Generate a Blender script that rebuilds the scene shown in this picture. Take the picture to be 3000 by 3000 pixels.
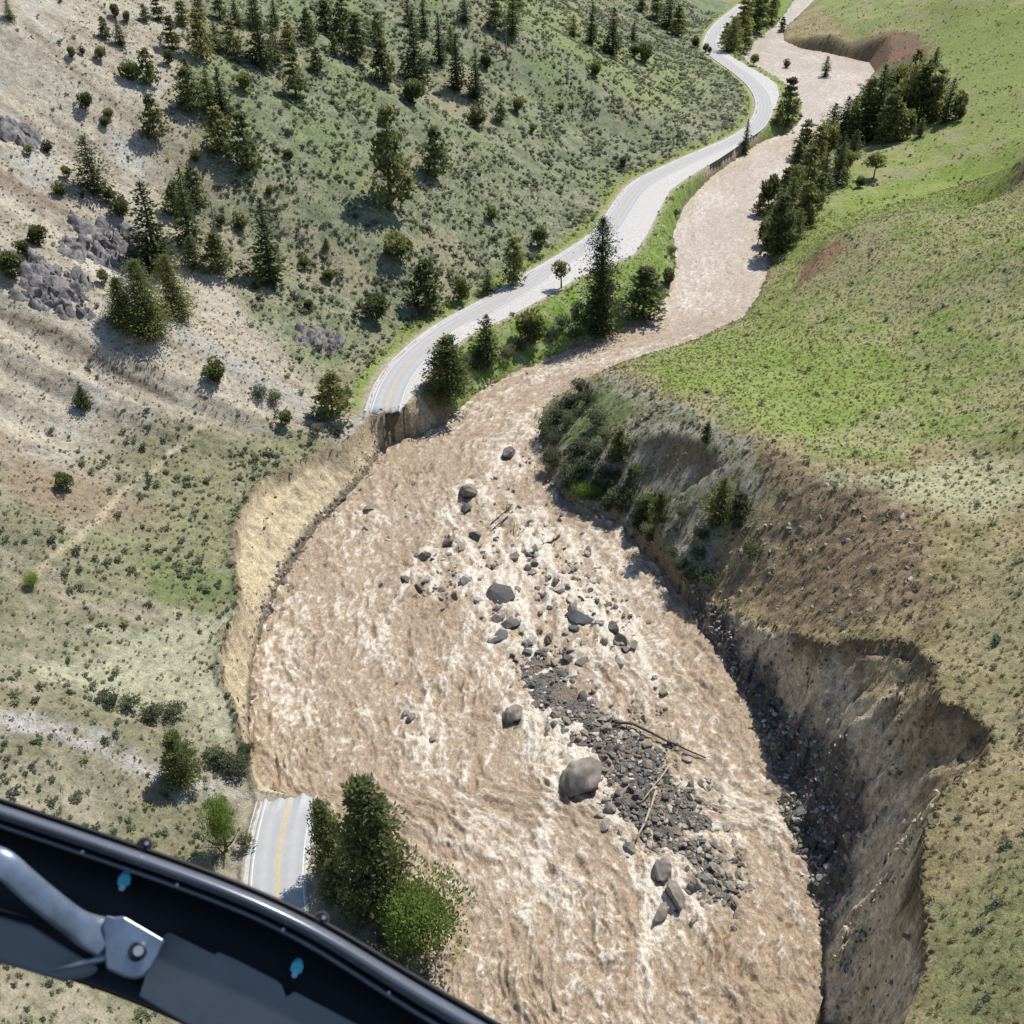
import bpy, math, random
import numpy as np
from mathutils import Vector

for o in list(bpy.data.objects):
    bpy.data.objects.remove(o)
scene = bpy.context.scene
COL = scene.collection
rng = np.random.default_rng(7)
random.seed(7)

# ------------------------------------------------------------------ camera
CAM = np.array([0.0, 0.0, 110.0])
PITCH = math.radians(34.6)
F = 2900.0                       # focal length in photo pixels (3000 px wide)
cs, sn = math.cos(PITCH), math.sin(PITCH)
cam_d = bpy.data.cameras.new("camera")
cam_d.sensor_width = 36.0
cam_d.lens = 36.0 * F / 3000.0
cam_d.clip_start = 0.05
cam_d.clip_end = 6000
cam_d.dof.use_dof = True
cam_d.dof.focus_distance = 200.0
cam_d.dof.aperture_fstop = 20.0
cam = bpy.data.objects.new("camera", cam_d)
cam.location = CAM
cam.rotation_euler = (math.pi / 2 - PITCH, 0, 0)
COL.objects.link(cam)
scene.camera = cam

# ------------------------------------------------------------------ sky, sun, exposure
SUN_EL = math.radians(55)
SUN_H = np.array([0.64, 0.77])
world = bpy.data.worlds.new("World")
scene.world = world
world.use_nodes = True
wn = world.node_tree.nodes
wl = world.node_tree.links
bg = wn["Background"]
sky = wn.new("ShaderNodeTexSky")
sky.sky_type = 'NISHITA'
sky.sun_disc = False
sky.sun_elevation = SUN_EL
sky.sun_rotation = math.atan2(SUN_H[0], SUN_H[1])
sky.altitude = 1700
wl.new(sky.outputs[0], bg.inputs[0])
bg.inputs[1].default_value = 0.135
sun_d = bpy.data.lights.new("sun", 'SUN')
sun_d.energy = 4.6
sun_d.angle = math.radians(0.53)
sun_d.color = (1.0, 0.955, 0.88)
sun = bpy.data.objects.new("sun", sun_d)
sv = Vector((SUN_H[0] * math.cos(SUN_EL), SUN_H[1] * math.cos(SUN_EL), math.sin(SUN_EL)))
sun.rotation_euler = sv.to_track_quat('Z', 'Y').to_euler()
sun.location = (100, 100, 300)
COL.objects.link(sun)
scene.view_settings.view_transform = 'Standard'
scene.view_settings.look = 'None'
scene.view_settings.gamma = 1.0
scene.view_settings.use_curve_mapping = False
scene.view_settings.exposure = 0.22

# ------------------------------------------------------------------ numeric helpers
K = 3000.0 / 1932.0              # positions below were read off a 1932 px view of the photo


def ray(px, py):
    u = np.asarray(px, float) * K - 1500
    v = np.asarray(py, float) * K - 1500
    return np.stack([u, F * cs - v * sn, -(F * sn + v * cs)], -1)


def at_z(px, py, z):
    d = ray(px, py)
    t = (np.asarray(z, float) - CAM[2]) / d[..., 2]
    return CAM + d * t[..., None]


def pts_z(lst):
    a = np.array(lst, float)
    return at_z(a[:, 0], a[:, 1], a[:, 2] if a.shape[1] > 2 else np.zeros(len(a)))


def project(p):
    """world -> 1932 px picture position and depth"""
    p = np.asarray(p, float) - CAM
    z = p[..., 1] * cs - p[..., 2] * sn
    up = p[..., 1] * sn + p[..., 2] * cs
    z = np.where(np.abs(z) < 1e-6, 1e-6, z)
    return (p[..., 0] / z * F + 1500) / K, (1500 - up / z * F) / K, z


def _hash(ix, iy, seed):
    h = (ix.astype(np.int64) * 374761393 + iy.astype(np.int64) * 668265263 + seed * 1442695041) & 0xffffffff
    h = ((h ^ (h >> 13)) * 1274126177) & 0xffffffff
    h = h ^ (h >> 16)
    return h


def noise(x, y, seed=0):
    """gradient noise, about -0.7..0.7"""
    x = np.asarray(x, float); y = np.asarray(y, float)
    ix = np.floor(x); iy = np.floor(y)
    fx = x - ix; fy = y - iy
    ux = fx * fx * fx * (fx * (fx * 6 - 15) + 10)
    uy = fy * fy * fy * (fy * (fy * 6 - 15) + 10)

    def g(ox, oy):
        a = _hash(ix + ox, iy + oy, seed) * (2 * math.pi / 4294967296.0)
        return np.cos(a) * (fx - ox) + np.sin(a) * (fy - oy)
    a = g(0, 0); b = g(1, 0); c = g(0, 1); d = g(1, 1)
    return (a + (b - a) * ux) * (1 - uy) + (c + (d - c) * ux) * uy


def fbm(x, y, n=4, seed=0, gain=0.5):
    r = 0; a = 1.0
    for i in range(n):
        r = r + a * noise(x, y, seed + i * 17)
        x = x * 2.03 + 11.3; y = y * 2.03 + 5.7; a *= gain
    return r


def sstep(a, b, x):
    t = np.clip((x - a) / (b - a), 0, 1)
    return t * t * (3 - 2 * t)


def poly_dist(x, y, P, vals=None):
    """distance to polyline P (n,2); optional values interpolated at the nearest point"""
    best = np.full(x.shape, 1e18); out = np.zeros(x.shape)
    for i in range(len(P) - 1):
        ax, ay = P[i][:2]; bx, by = P[i + 1][:2]
        dx, dy = bx - ax, by - ay
        L = dx * dx + dy * dy + 1e-12
        t = np.clip(((x - ax) * dx + (y - ay) * dy) / L, 0, 1)
        d = (x - ax - t * dx) ** 2 + (y - ay - t * dy) ** 2
        m = d < best
        best = np.where(m, d, best)
        if vals is not None:
            out = np.where(m, vals[i] + (vals[i + 1] - vals[i]) * t, out)
    best = np.sqrt(best)
    return (best, out) if vals is not None else best


def inside(x, y, P):
    r = np.zeros(x.shape, bool)
    n = len(P)
    for i in range(n):
        ax, ay = P[i][:2]; bx, by = P[(i + 1) % n][:2]
        if ay == by:
            continue
        c = ((ay > y) != (by > y)) & (x < (bx - ax) * (y - ay) / (by - ay) + ax)
        r ^= c
    return r


def soft(x, y, P, w, jit=0.0, seed=3, js=9.0):
    """soft-edged polygon mask in world x, y"""
    P = np.asarray(P)[:, :2]
    lo = P.min(0) - 3 * w - jit - 2; hi = P.max(0) + 3 * w + jit + 2
    out = np.zeros(x.shape)
    m = (x > lo[0]) & (x < hi[0]) & (y > lo[1]) & (y < hi[1])
    if not m.any():
        return out
    xx, yy = x[m], y[m]
    d = poly_dist(xx, yy, np.vstack([P, P[:1]]))
    d = np.where(inside(xx, yy, P), d, -d)
    if jit:
        d = d + jit * fbm(xx / js, yy / js, 3, seed)
    out[m] = sstep(-w, w, d)
    return out


# ------------------------------------------------------------------ traced lines of the valley
WL_PX = [(1000, 2500), (930, 2150), (880, 2000), (815, 1850), (780, 1720), (730, 1620), (690, 1570), (610, 1528), (560, 1508), (500, 1490),
         (476, 1450), (470, 1380), (478, 1250), (492, 1200), (520, 1130), (560, 1050), (612, 985), (690, 900),
         (720, 852), (736, 835), (800, 822), (842, 800), (872, 770), (940, 718), (1000, 694), (1060, 668),
         (1150, 632), (1220, 602), (1260, 560), (1276, 500), (1270, 440), (1290, 390), (1340, 335), (1400, 292),
         (1440, 266), (1490, 250), (1512, 225), (1512, 195), (1490, 165), (1455, 142), (1418, 128), (1404, 110),
         (1414, 86), (1440, 66), (1462, 50), (1480, 30), (1500, 0), (1510, -20)]
WR_PX = [(1545, 2500), (1548, 2200), (1550, 1932), (1553, 1850), (1547, 1720), (1492, 1600), (1465, 1500), (1441, 1400),
         (1400, 1310), (1340, 1220), (1290, 1130), (1250, 1080), (1172, 1000), (1104, 965), (1062, 945), (1030, 900),
         (1016, 820), (1022, 772), (1060, 745), (1150, 697), (1200, 677), (1300, 646), (1400, 600), (1428, 560),
         (1452, 500), (1442, 470), (1432, 430), (1440, 390), (1482, 330), (1530, 280), (1572, 240), (1610, 190),
         (1650, 135), (1640, 118), (1560, 100), (1505, 90), (1478, 76), (1476, 58), (1505, 30), (1536, 0), (1560, -20)]
WL = pts_z([(a, b, 0) for a, b in WL_PX])[:, :2]
WR = pts_z([(a, b, 0) for a, b in WR_PX])[:, :2]
WL = np.vstack([WL, [[260, 1150], [330, 1400]]])
WR = np.vstack([WR, [[310, 1150], [380, 1400]]])


def mono(P):
    P = P.copy()
    P[:, 1] = np.maximum.accumulate(P[:, 1] + np.arange(len(P)) * 1e-5)
    return P


WLm, WRm = mono(WL), mono(WR)


def x_left(y):
    return np.interp(y, WLm[:, 1], WLm[:, 0]) + .5 * noise(np.asarray(y) / 3.1, np.asarray(y) * 0 + 4, 80) + .35 * noise(np.asarray(y) / 1.1, np.asarray(y) * 0 + 9, 81)


def x_right(y):
    return np.interp(y, WRm[:, 1], WRm[:, 0]) + .5 * noise(np.asarray(y) / 3.1, np.asarray(y) * 0 + 14, 82) + .35 * noise(np.asarray(y) / 1.1, np.asarray(y) * 0 + 19, 83)


# roads: (py, left px, right px, z) pairs across the road bed
ROAD_NEAR = [(2600, 760, 960, 4.4), (2300, 610, 770, 4.4), (2150, 570, 705, 4.4), (2000, 520, 645, 4.4), (1900, 490, 612, 4.4), (1800, 470, 588, 4.4),
             (1730, 460, 576, 4.5), (1690, 458, 574, 4.5), (1640, 461, 580, 4.5), (1580, 472, 593, 4.5),
             (1545, 482, 598, 4.5), (1512, 492, 592, 4.5)]
ROAD_FAR = [(775, 695, 754, 8.0), (735, 706, 788, 8.0), (690, 733, 822, 8.0), (640, 788, 874, 7.8), (620, 815, 908, 7.6), (600, 848, 955, 7.4),
            (560, 925, 1030, 7.2), (520, 990, 1098, 7.0), (480, 1060, 1196, 6.6), (440, 1122, 1222, 6.2), (400, 1150, 1242, 6.0),
            (360, 1177, 1263, 6.0), (340, 1200, 1290, 5.8), (320, 1240, 1322, 5.6), (300, 1284, 1356, 5.4), (280, 1330, 1386, 5.2),
            (262, 1374, 1410, 5.0), (240, 1410, 1438, 5.0), (220, 1424, 1453, 5.0), (200, 1430, 1463, 5.0), (180, 1426, 1470, 5.0),
            (160, 1413, 1466, 5.0), (145, 1396, 1448, 5.0), (130, 1377, 1421, 5.0), (115, 1355, 1396, 5.0), (105, 1342, 1378, 5.0),
            (95, 1332, 1366, 5.0), (80, 1328, 1358, 5.0), (60, 1337, 1365, 5.0), (40, 1354, 1377, 5.0), (25, 1373, 1392, 5.0),
            (12, 1390, 1405, 5.0), (0, 1404, 1418, 5.0)]


def edges(tab):
    L = pts_z([(l, y, z) for y, l, r, z in tab])
    R = pts_z([(r, y, z) for y, l, r, z in tab])
    return L, R


NL, NR = edges(ROAD_NEAR)
FL, FR = edges(ROAD_FAR)
for nm in (0,):
    ext = np.array([[190.0, 1000, 6], [240, 1400, 8]])
    FL = np.vstack([FL, ext]); FR = np.vstack([FR, ext + [7, 0, 0]])

# top edge of the washed-out bank between the two road ends (px, py, z)
SC_PX = [(484, 1490, 4.6), (474, 1450, 5.2), (464, 1400, 6), (442, 1330, 7.5), (413, 1260, 8.5), (421, 1200, 9), (450, 1150, 9.2),
         (452, 1110, 9.6), (437, 1050, 10), (440, 985, 10.4), (466, 945, 10.4), (488, 905, 10.2), (545, 880, 9.6),
         (600, 848, 9.0), (650, 832, 8.4), (670, 812, 8.1), (690, 788, 8.0)]
SC = pts_z(SC_PX)
CREST_L = np.vstack([NR + [1.2, 0, 0], SC, FR[0:1] + [0.2, -0.3, 0], FR[1:] + [1.5, 0, 0]])   # line where the ground breaks down to the river
UPHILL = np.vstack([NL, SC, FL])                                                          # line from which the hillside climbs
CRm, UPm = mono(CREST_L), mono(UPHILL)

# right bank: cliff edge, from far to near
CL_PX = [(1272, 1092, 1.0), (1300, 1118, 2.4), (1350, 1138, 4.4), (1400, 1160, 6.6), (1480, 1190, 11), (1560, 1222, 17), (1600, 1204, 19.5), (1700, 1208, 23.5),
         (1768, 1250, 27), (1768, 1318, 28.4), (1828, 1336, 29.5), (1874, 1400, 30), (1850, 1450, 30), (1782, 1488, 29),
         (1748, 1560, 28.5), (1735, 1650, 28), (1750, 1750, 28), (1742, 1850, 28), (1700, 1932, 27.5), (1690, 2100, 27), (1690, 2400, 27)]
CL = pts_z(CL_PX)
CLm = mono(CL[::-1])

# scattered heights of the land right of the river
RP = [(1150, 701, 9), (1165, 706, 12), (1220, 735, 14.5), (1300, 775, 18), (1380, 815, 19.8), (1440, 850, 21), (1510, 885, 22), (1560, 903, 22.6),
      (1640, 930, 24), (1720, 960, 25), (1060, 800, 4), (1080, 860, 5), (1130, 920, 6), (1200, 960, 8), (1180, 800, 12), (1280, 900, 13), (1330, 980, 10), (1260, 1010, 6),
      (1350, 1060, 8), (1420, 1000, 14), (1500, 1000, 16), (1480, 1100, 11.5), (1580, 1080, 18), (1560, 1180, 17), (1660, 1140, 22), (1750, 1190, 26), (1700, 1050, 25),
      (1820, 1050, 27.5), (1932, 1000, 29.5), (1932, 1200, 32), (1900, 1390, 31), (1932, 1500, 32), (1850, 1600, 30.5), (1820, 1800, 30), (1932, 1750, 33),
      (1932, 1932, 33), (1850, 1932, 31), (2150, 1500, 40), (2150, 1932, 40), (2150, 1000, 40), (1900, 2300, 33),
      (1250, 690, 9), (1350, 690, 12), (1450, 720, 14.5), (1600, 760, 17), (1800, 760, 21), (1932, 740, 26), (1450, 790, 18), (1600, 840, 20), (1800, 880, 24), (1932, 880, 28),
      (1320, 650, 4), (1400, 620, 3.5), (1440, 570, 3.5), (1550, 620, 11), (1700, 620, 17), (1900, 600, 26), (1540, 520, 9.5), (1480, 530, 5), (1650, 500, 17), (1800, 470, 25), (1932, 450, 32),
      (1500, 478, 4.5), (1560, 452, 11), (1640, 420, 17), (1760, 395, 22), (1932, 370, 24), (2150, 400, 30), (2150, 700, 40),
      (1520, 450, 3), (1580, 405, 4), (1700, 362, 6), (1820, 335, 9), (1932, 322, 15), (1480, 400, 2.5), (1540, 330, 3), (1620, 290, 4),
      (1720, 290, 7), (1800, 260, 11), (1932, 270, 19), (1650, 200, 3.5), (1740, 180, 8), (1830, 190, 16), (1932, 170, 24), (1700, 130, 6), (1800, 120, 17), (1932, 100, 28),
      (1640, 72, 13), (1700, 62, 15), (1740, 75, 14), (1560, 70, 9), (1600, 92, 4), (1500, 70, 3), (1620, 40, 14), (1760, 30, 22), (1932, 20, 36), (1580, 0, 10), (1700, 0, 22), (1800, 0, 30), (2150, 100, 60), (2150, 0, 75)]
RPW = np.vstack([pts_z(RP), CL[1:-1:1] + [0.6, 0.0, 0.2], [[330, 900, 40], [420, 800, 80], [320, 1100, 20], [460, 1200, 70], [500, 500, 110], [350, 300, 70], [250, 150, 85], [200, 60, 70], [120, 20, 45], [70, 5, 33], [400, 1400, 10]]])
RC = 5.0
_d = np.sqrt(((RPW[:, None, :2] - RPW[None, :, :2]) ** 2).sum(-1) + RC * RC)
_A = np.block([[_d - np.eye(len(RPW)) * 1.2, np.ones((len(RPW), 1)), RPW[:, :2]], [np.ones((1, len(RPW))), np.zeros((1, 3))], [RPW[:, :2].T, np.zeros((2, 3))]])
_w = np.linalg.solve(_A, np.concatenate([RPW[:, 2], np.zeros(3)]))


def rbf(x, y):
    r = _w[-3] + _w[-2] * x + _w[-1] * y
    for i in range(len(RPW)):
        r = r + _w[i] * np.sqrt((x - RPW[i, 0]) ** 2 + (y - RPW[i, 1]) ** 2 + RC * RC)
    return r


# modelled relief of the collapsed cliff (px, py, z): buttress edge, bowl behind it, spur, talus line
CF_PX = [(1592, 1240, 16.5), (1625, 1290, 17.5), (1665, 1345, 18.5), (1700, 1400, 19.5), (1728, 1480, 20.5),
         (1560, 1300, 13), (1600, 1400, 13), (1650, 1480, 14), (1620, 1540, 9), (1520, 1290, 8.5), (1440, 1210, 4.5), (1500, 1250, 9),
         (1650, 1250, 20), (1720, 1270, 23), (1700, 1330, 20.5), (1750, 1380, 23), (1820, 1390, 26.5), (1790, 1440, 25), (1745, 1430, 21.5), (1840, 1430, 27),
         (1765, 1500, 27), (1738, 1570, 21.5), (1700, 1625, 17), (1650, 1690, 12), (1605, 1760, 7), (1575, 1830, 3), (1562, 1900, 1),
         (1690, 1560, 15.5), (1640, 1610, 9), (1610, 1650, 6), (1680, 1720, 14), (1660, 1800, 11.5), (1700, 1760, 17.5), (1640, 1880, 9), (1690, 1850, 18), (1610, 1900, 5),
         (1400, 1250, 1.6), (1470, 1340, 2.4), (1510, 1420, 3.2), (1560, 1520, 4.2), (1585, 1600, 4), (1500, 1480, 1.4), (1530, 1600, 1.4), (1560, 1700, 1.4)]
_cf = pts_z(CF_PX)
_wi = np.arange(0, 100) / 99.0
_wl = np.concatenate([[0], np.cumsum(np.linalg.norm(np.diff(WR[:13], axis=0), axis=1))])
_toe = np.stack([np.interp(_wi * _wl[-1], _wl, WR[:13, 0]), np.interp(_wi * _wl[-1], _wl, WR[:13, 1]), np.full(100, .1)], -1)[::2]
_cll = np.concatenate([[0], np.cumsum(np.linalg.norm(np.diff(CL[:, :2], axis=0), axis=1))])
_crest = np.stack([np.interp(np.linspace(0, _cll[-1], 70), _cll, CL[:, i]) for i in range(3)], -1)
CFW = np.vstack([_cf, _toe, _crest])
_d = np.sqrt(((CFW[:, None, :2] - CFW[None, :, :2]) ** 2).sum(-1) + 1.2 ** 2)
_A = np.block([[_d - np.eye(len(CFW)) * .12, np.ones((len(CFW), 1))], [np.ones((1, len(CFW))), np.zeros((1, 1))]])
_cw = np.linalg.solve(_A, np.concatenate([CFW[:, 2], [0]]))


def cliff_rbf(x, y):
    r = np.full(x.shape, _cw[-1])
    for i in range(len(CFW)):
        r = r + _cw[i] * np.sqrt((x - CFW[i, 0]) ** 2 + (y - CFW[i, 1]) ** 2 + 1.44)
    return r


_frng = np.random.default_rng(5)


class Facets:
    """broken earth: every cell is one tilted plane"""
    def __init__(self, lo, hi, cell, tilt):
        self.lo, self.cell = np.array(lo, float), cell
        n = np.ceil((np.array(hi) - lo) / cell).astype(int) + 3
        self.n = n
        self.off = _frng.uniform(0, 1, (n[0], n[1], 2)); self.h = _frng.uniform(-1, 1, n); self.t = _frng.normal(0, tilt, (n[0], n[1], 2))

    def __call__(self, x, y):
        g = (np.stack([x, y], -1) - self.lo) / self.cell
        b = np.floor(g).astype(int)
        best = np.full(x.shape, 1e9); out = np.zeros(x.shape)
        for ox in (-1, 0, 1):
            for oy in (-1, 0, 1):
                i = np.clip(b[..., 0] + ox, 0, self.n[0] - 1); j = np.clip(b[..., 1] + oy, 0, self.n[1] - 1)
                dx = g[..., 0] - (b[..., 0] + ox) - self.off[i, j, 0]; dy = g[..., 1] - (b[..., 1] + oy) - self.off[i, j, 1]
                d = dx * dx + dy * dy
                m = d < best
                best = np.where(m, d, best)
                out = np.where(m, self.h[i, j] + self.t[i, j, 0] * dx + self.t[i, j, 1] * dy, out)
        return out


FAC1 = Facets((15, 20), (70, 150), 3.2, .9); FAC2 = Facets((15, 20), (70, 150), 1.3, .9); FAC3 = Facets((-70, 80), (-15, 200), 1.5, .9)


def height(x, y, full=False):
    """ground height; with full=True also the bank parameter t of left scarp / right cliff (-1 elsewhere)"""
    shp = np.shape(x)
    x = np.ravel(np.asarray(x, float)); y = np.ravel(np.asarray(y, float))
    z = np.zeros(x.shape); tl = np.full(x.shape, -1.0); tr = np.full(x.shape, -1.0)
    xl = x_left(y); xr = x_right(y)
    # ---- river bed
    w = (x >= xl) & (x <= xr)
    dl = np.minimum(x - xl, xr - x)
    z[w] = -np.minimum(2.5, 0.25 + 0.8 * dl[w])
    # ---- left side
    m = x < xl
    X, Y = x[m], y[m]
    xc = np.interp(Y, CRm[:, 1], CRm[:, 0]); zc = np.interp(Y, CRm[:, 1], CRm[:, 2])
    xu = np.interp(Y, UPm[:, 1], UPm[:, 0])
    _cj = sstep(88, 96, Y) * (1 - sstep(176, 183, Y)) * (1.5 * noise(Y / 4.5, Y * 0 + 3, 84) + .9 * noise(Y / 1.4, Y * 0 + 5, 85))
    xc = xc + _cj; xu = xu + _cj
    Z = np.zeros(X.shape); T = np.full(X.shape, -1.0)
    b = X > xc
    near = (X > xc - 3)
    i = np.where(near)[0]
    dw = poly_dist(X[i], Y[i], WL); dc, zz = poly_dist(X[i], Y[i], CREST_L, CREST_L[:, 2])
    sc = sstep(84, 90, Y[i]) * (1 - sstep(186, 200, Y[i]))
    jit = 1 + 0.5 * fbm(X[i] / 3.0, Y[i] / 3.0, 3, 5)
    t = dw / (dw + dc * np.clip(jit, .4, 1.8) + 1e-6)
    prof_s = np.interp(t, [0, .1, .14, .88, .93, 1.0], [0, .16, .18, .76, .97, 1.0])
    gul = 0.6 * noise(Y[i] / 1.6, X[i] / 9.0, 21) + 0.35 * noise(Y[i] / .7, X[i] / 5.0, 22)
    prof_s = prof_s + sc * np.sin(np.clip(t, 0, 1) * math.pi) * (0.05 * gul + .03 * FAC3(X[i] + .5 * gul, Y[i]))
    prof_g = sstep(-0.15, 0.9, t) * 0.9 + 0.1 * t
    zb = 0.15 + (zz - 0.15) * (sc * prof_s + (1 - sc) * prof_g)
    bb = b[i]
    Z[i[bb]] = zb[bb]; T[i[bb]] = np.where(sc[bb] > 0.5, t[bb], -1)
    u = ~b
    d = xu - X
    s = np.interp(Y, [0, 60, 120, 220, 320, 420, 520, 700, 1000], [.66, .68, .70, .68, .60, .50, .46, .5, .5])
    wd = np.interp(Y, [0, 90, 100, 180, 190, 300, 500], [6, 6, 16, 14, 9, 16, 22])
    dd = np.maximum(d - np.interp(Y, [84, 92, 180, 190], [2.0, 0.3, 0.3, 3.0]), 0)
    hill = s * (np.sqrt(dd * dd + wd * wd) - wd)
    env = sstep(4, 40, dd)
    big = 7.0 * noise(Y / 75.0 + 3.1, X / 160.0, 31) + 3.0 * noise(Y / 28.0, X / 90.0, 32)
    rill = 0.8 * noise(Y / 9.0 + 0.02 * X, X / 50.0, 33) + 0.35 * noise(Y / 3.5 + .03 * X, X / 22.0, 34)
    hill = hill + env * (big + rill) - 0.5 * sstep(0.2, 1.2, d) * (1 - sstep(1.5, 4, d)) * (1 - sstep(92, 88, Y) * 0)
    rough = fbm(X / 4.0, Y / 4.0, 3, 40) * 0.28 * sstep(0.5, 6, np.abs(d))
    onroad = u & (X >= xu)
    Z[u] = (zc + hill + rough)[u]
    Z[onroad] = zc[onroad] - 0.12
    z[m] = Z; tl[m] = T
    # ---- right side
    m = x > xr
    X, Y = x[m], y[m]
    up = rbf(X, Y) + fbm(X / 5.0, Y / 5.0, 3, 50) * 0.35 + 1.0 * noise(X / 30.0, Y / 30.0, 53) * sstep(8, 40, X - xr[m])
    ew = sstep(92, 106, Y) * (1 - sstep(140, 156, Y)) * (1 - sstep(56, 70, X))
    up = up + ew * (1.1 * (np.abs(noise(Y / 2.4 - .22 * X, X / 13., 55)) - .2) + .6 * (np.abs(noise(Y / 1.1 - .4 * X, X / 8., 56)) - .2) + .5 * noise(X / 1.2, Y / 1.2, 57))
    dw = poly_dist(X, Y, WR)
    kk = np.interp(Y, [0, 128, 150, 205, 240, 300, 560, 590, 680, 700], [14, 14, 1.1, 0.9, 0.5, 0.5, 0.5, 1.6, 1.6, 0.6])
    bank = 0.12 + kk * dw + .8 * np.minimum(dw * .5, 1) * noise(X / 4., Y / 4., 54) + 8 * sstep(9, 24, dw)
    Z = np.minimum(up, bank)
    T = np.full(X.shape, -1.0)
    q = (Y < 134) & (X < 75)
    i = np.where(q)[0]
    if len(i):
        xx, yy = X[i], Y[i]
        xcl = np.interp(yy, CLm[:, 1], CLm[:, 0]) + .9 * noise(yy / 2.3, yy * 0 + 2, 69) + .5 * noise(yy / .8, yy * 0 + 7, 70)
        dc, zz = poly_dist(xx, yy, CL, CL[:, 2])
        dwi = dw[i]
        n1 = fbm(xx / 5.0, yy / 5.0, 3, 60)
        jit = np.clip(1 + 0.9 * noise(yy / 6.0, xx / 14.0, 61) + 0.5 * noise(yy / 2.4, xx / 8.0, 62), 0.35, 2.2)
        t = dwi / (dwi + dc * jit + 1e-6)
        win = np.sin(np.clip(t, 0, 1) * math.pi)
        butt = np.abs(noise(yy / 5.5 + .05 * xx, xx / 26., 63)) * 2 - 0.45
        fxx = xx + .8 * noise(xx / 2, yy / 2, 71); fyy = yy + .8 * noise(xx / 2, yy / 2, 72)
        zcl = cliff_rbf(xx, yy) + win * (1.1 * FAC1(fxx, fyy) + .55 * FAC2(fxx, fyy) + 1.4 * butt + 1.2 * n1 + 1.1 * noise(xx / 1.6, yy / 1.6, 64) + .7 * noise(xx / .75, yy / .75, 65)
                                         + 1.3 * (np.abs(noise(yy / 1.5 + .12 * xx, xx / 9., 67)) - .25) + .8 * (np.abs(noise(yy / .7 + .1 * xx, xx / 5., 68)) - .25))
        zcl = np.minimum(zcl, zz - 2.0 * sstep(0, .7, xcl - xx) * sstep(6, 14, zz))
        zcl = np.clip(zcl, .1 + .5 * np.minimum(dwi, 1.0) * (1 + noise(xx, yy, 66)), zz + .4)
        bb = (xx < xcl)
        Z[i[bb]] = zcl[bb]
        T[i[bb]] = t[bb]
    z[m] = Z; tr[m] = T
    if full:
        return z.reshape(shp), tl.reshape(shp), tr.reshape(shp)
    return z.reshape(shp)


# height table for ray casting
GX0, GX1, GY0, GY1, GS = -330.0, 420.0, 14.0, 1000.0, 1.25
_gx = np.arange(GX0, GX1, GS); _gy = np.arange(GY0, GY1, GS)
_GXX, _GYY = np.meshgrid(_gx, _gy)
GH = height(_GXX, _GYY)


def hgrid(x, y):
    fx = np.clip((x - GX0) / GS, 0, len(_gx) - 1.001); fy = np.clip((y - GY0) / GS, 0, len(_gy) - 1.001)
    ix = fx.astype(int); iy = fy.astype(int); fx -= ix; fy -= iy
    return (GH[iy, ix] * (1 - fx) + GH[iy, ix + 1] * fx) * (1 - fy) + (GH[iy + 1, ix] * (1 - fx) + GH[iy + 1, ix + 1] * fx) * fy


def cast(px, py):
    """picture positions -> ground points"""
    d = ray(np.atleast_1d(px), np.atleast_1d(py)).reshape(-1, 3)
    d = d / d[:, 1:2]
    ys = np.concatenate([np.arange(20, 300, 0.6), np.arange(300, 990, 1.5)])
    X = d[:, 0:1] * ys; Z = CAM[2] + d[:, 2:3] * ys
    below = Z < hgrid(X, np.broadcast_to(ys, X.shape))
    k = np.argmax(below, 1)
    k = np.where(below.any(1), k, len(ys) - 1)
    y = ys[k]
    out = np.stack([d[:, 0] * y, y, np.zeros(len(y))], -1)
    out[:, 2] = height(out[:, 0], out[:, 1])
    return out


# ------------------------------------------------------------------ material helpers
def new_mat(name):
    m = bpy.data.materials.new(name)
    m.use_nodes = True
    nt = m.node_tree
    b = nt.nodes["Principled BSDF"]
    b.inputs["Specular IOR Level"].default_value = 0.2
    return m, nt, b


def N(nt, typ, **kw):
    n = nt.nodes.new(typ)
    for k, v in kw.items():
        if k == "inp":
            for a, c in v.items():
                n.inputs[a].default_value = c
        else:
            setattr(n, k, v)
    return n


def ramp(nt, fac, stops):
    r = nt.nodes.new("ShaderNodeValToRGB")
    e = r.color_ramp.elements
    while len(e) < len(stops):
        e.new(0.5)
    for i, (p, c) in enumerate(stops):
        e[i].position = p
        e[i].color = (*c, 1) if len(c) == 3 else c
    nt.links.new(fac, r.inputs[0])
    return r.outputs[0]


def mixc(nt, fac, a, b, mode='MIX'):
    n = nt.nodes.new("ShaderNodeMix")
    n.data_type = 'RGBA'; n.blend_type = mode
    for s, v in ((0, fac), (6, a), (7, b)):
        if hasattr(v, "links") or hasattr(v, "is_linked"):
            nt.links.new(v, n.inputs[s])
        else:
            n.inputs[s].default_value = v if s == 0 else ((*v, 1) if len(v) == 3 else v)
    return n.outputs[2]


def noise_tex(nt, vec, scale, detail=4, rough=.55, dist=0):
    n = nt.nodes.new("ShaderNodeTexNoise")
    n.inputs["Scale"].default_value = scale
    n.inputs["Detail"].default_value = detail
    n.inputs["Roughness"].default_value = rough
    n.inputs["Distortion"].default_value = dist
    if vec is not None:
        nt.links.new(vec, n.inputs["Vector"])
    return n.outputs["Fac"]


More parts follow.
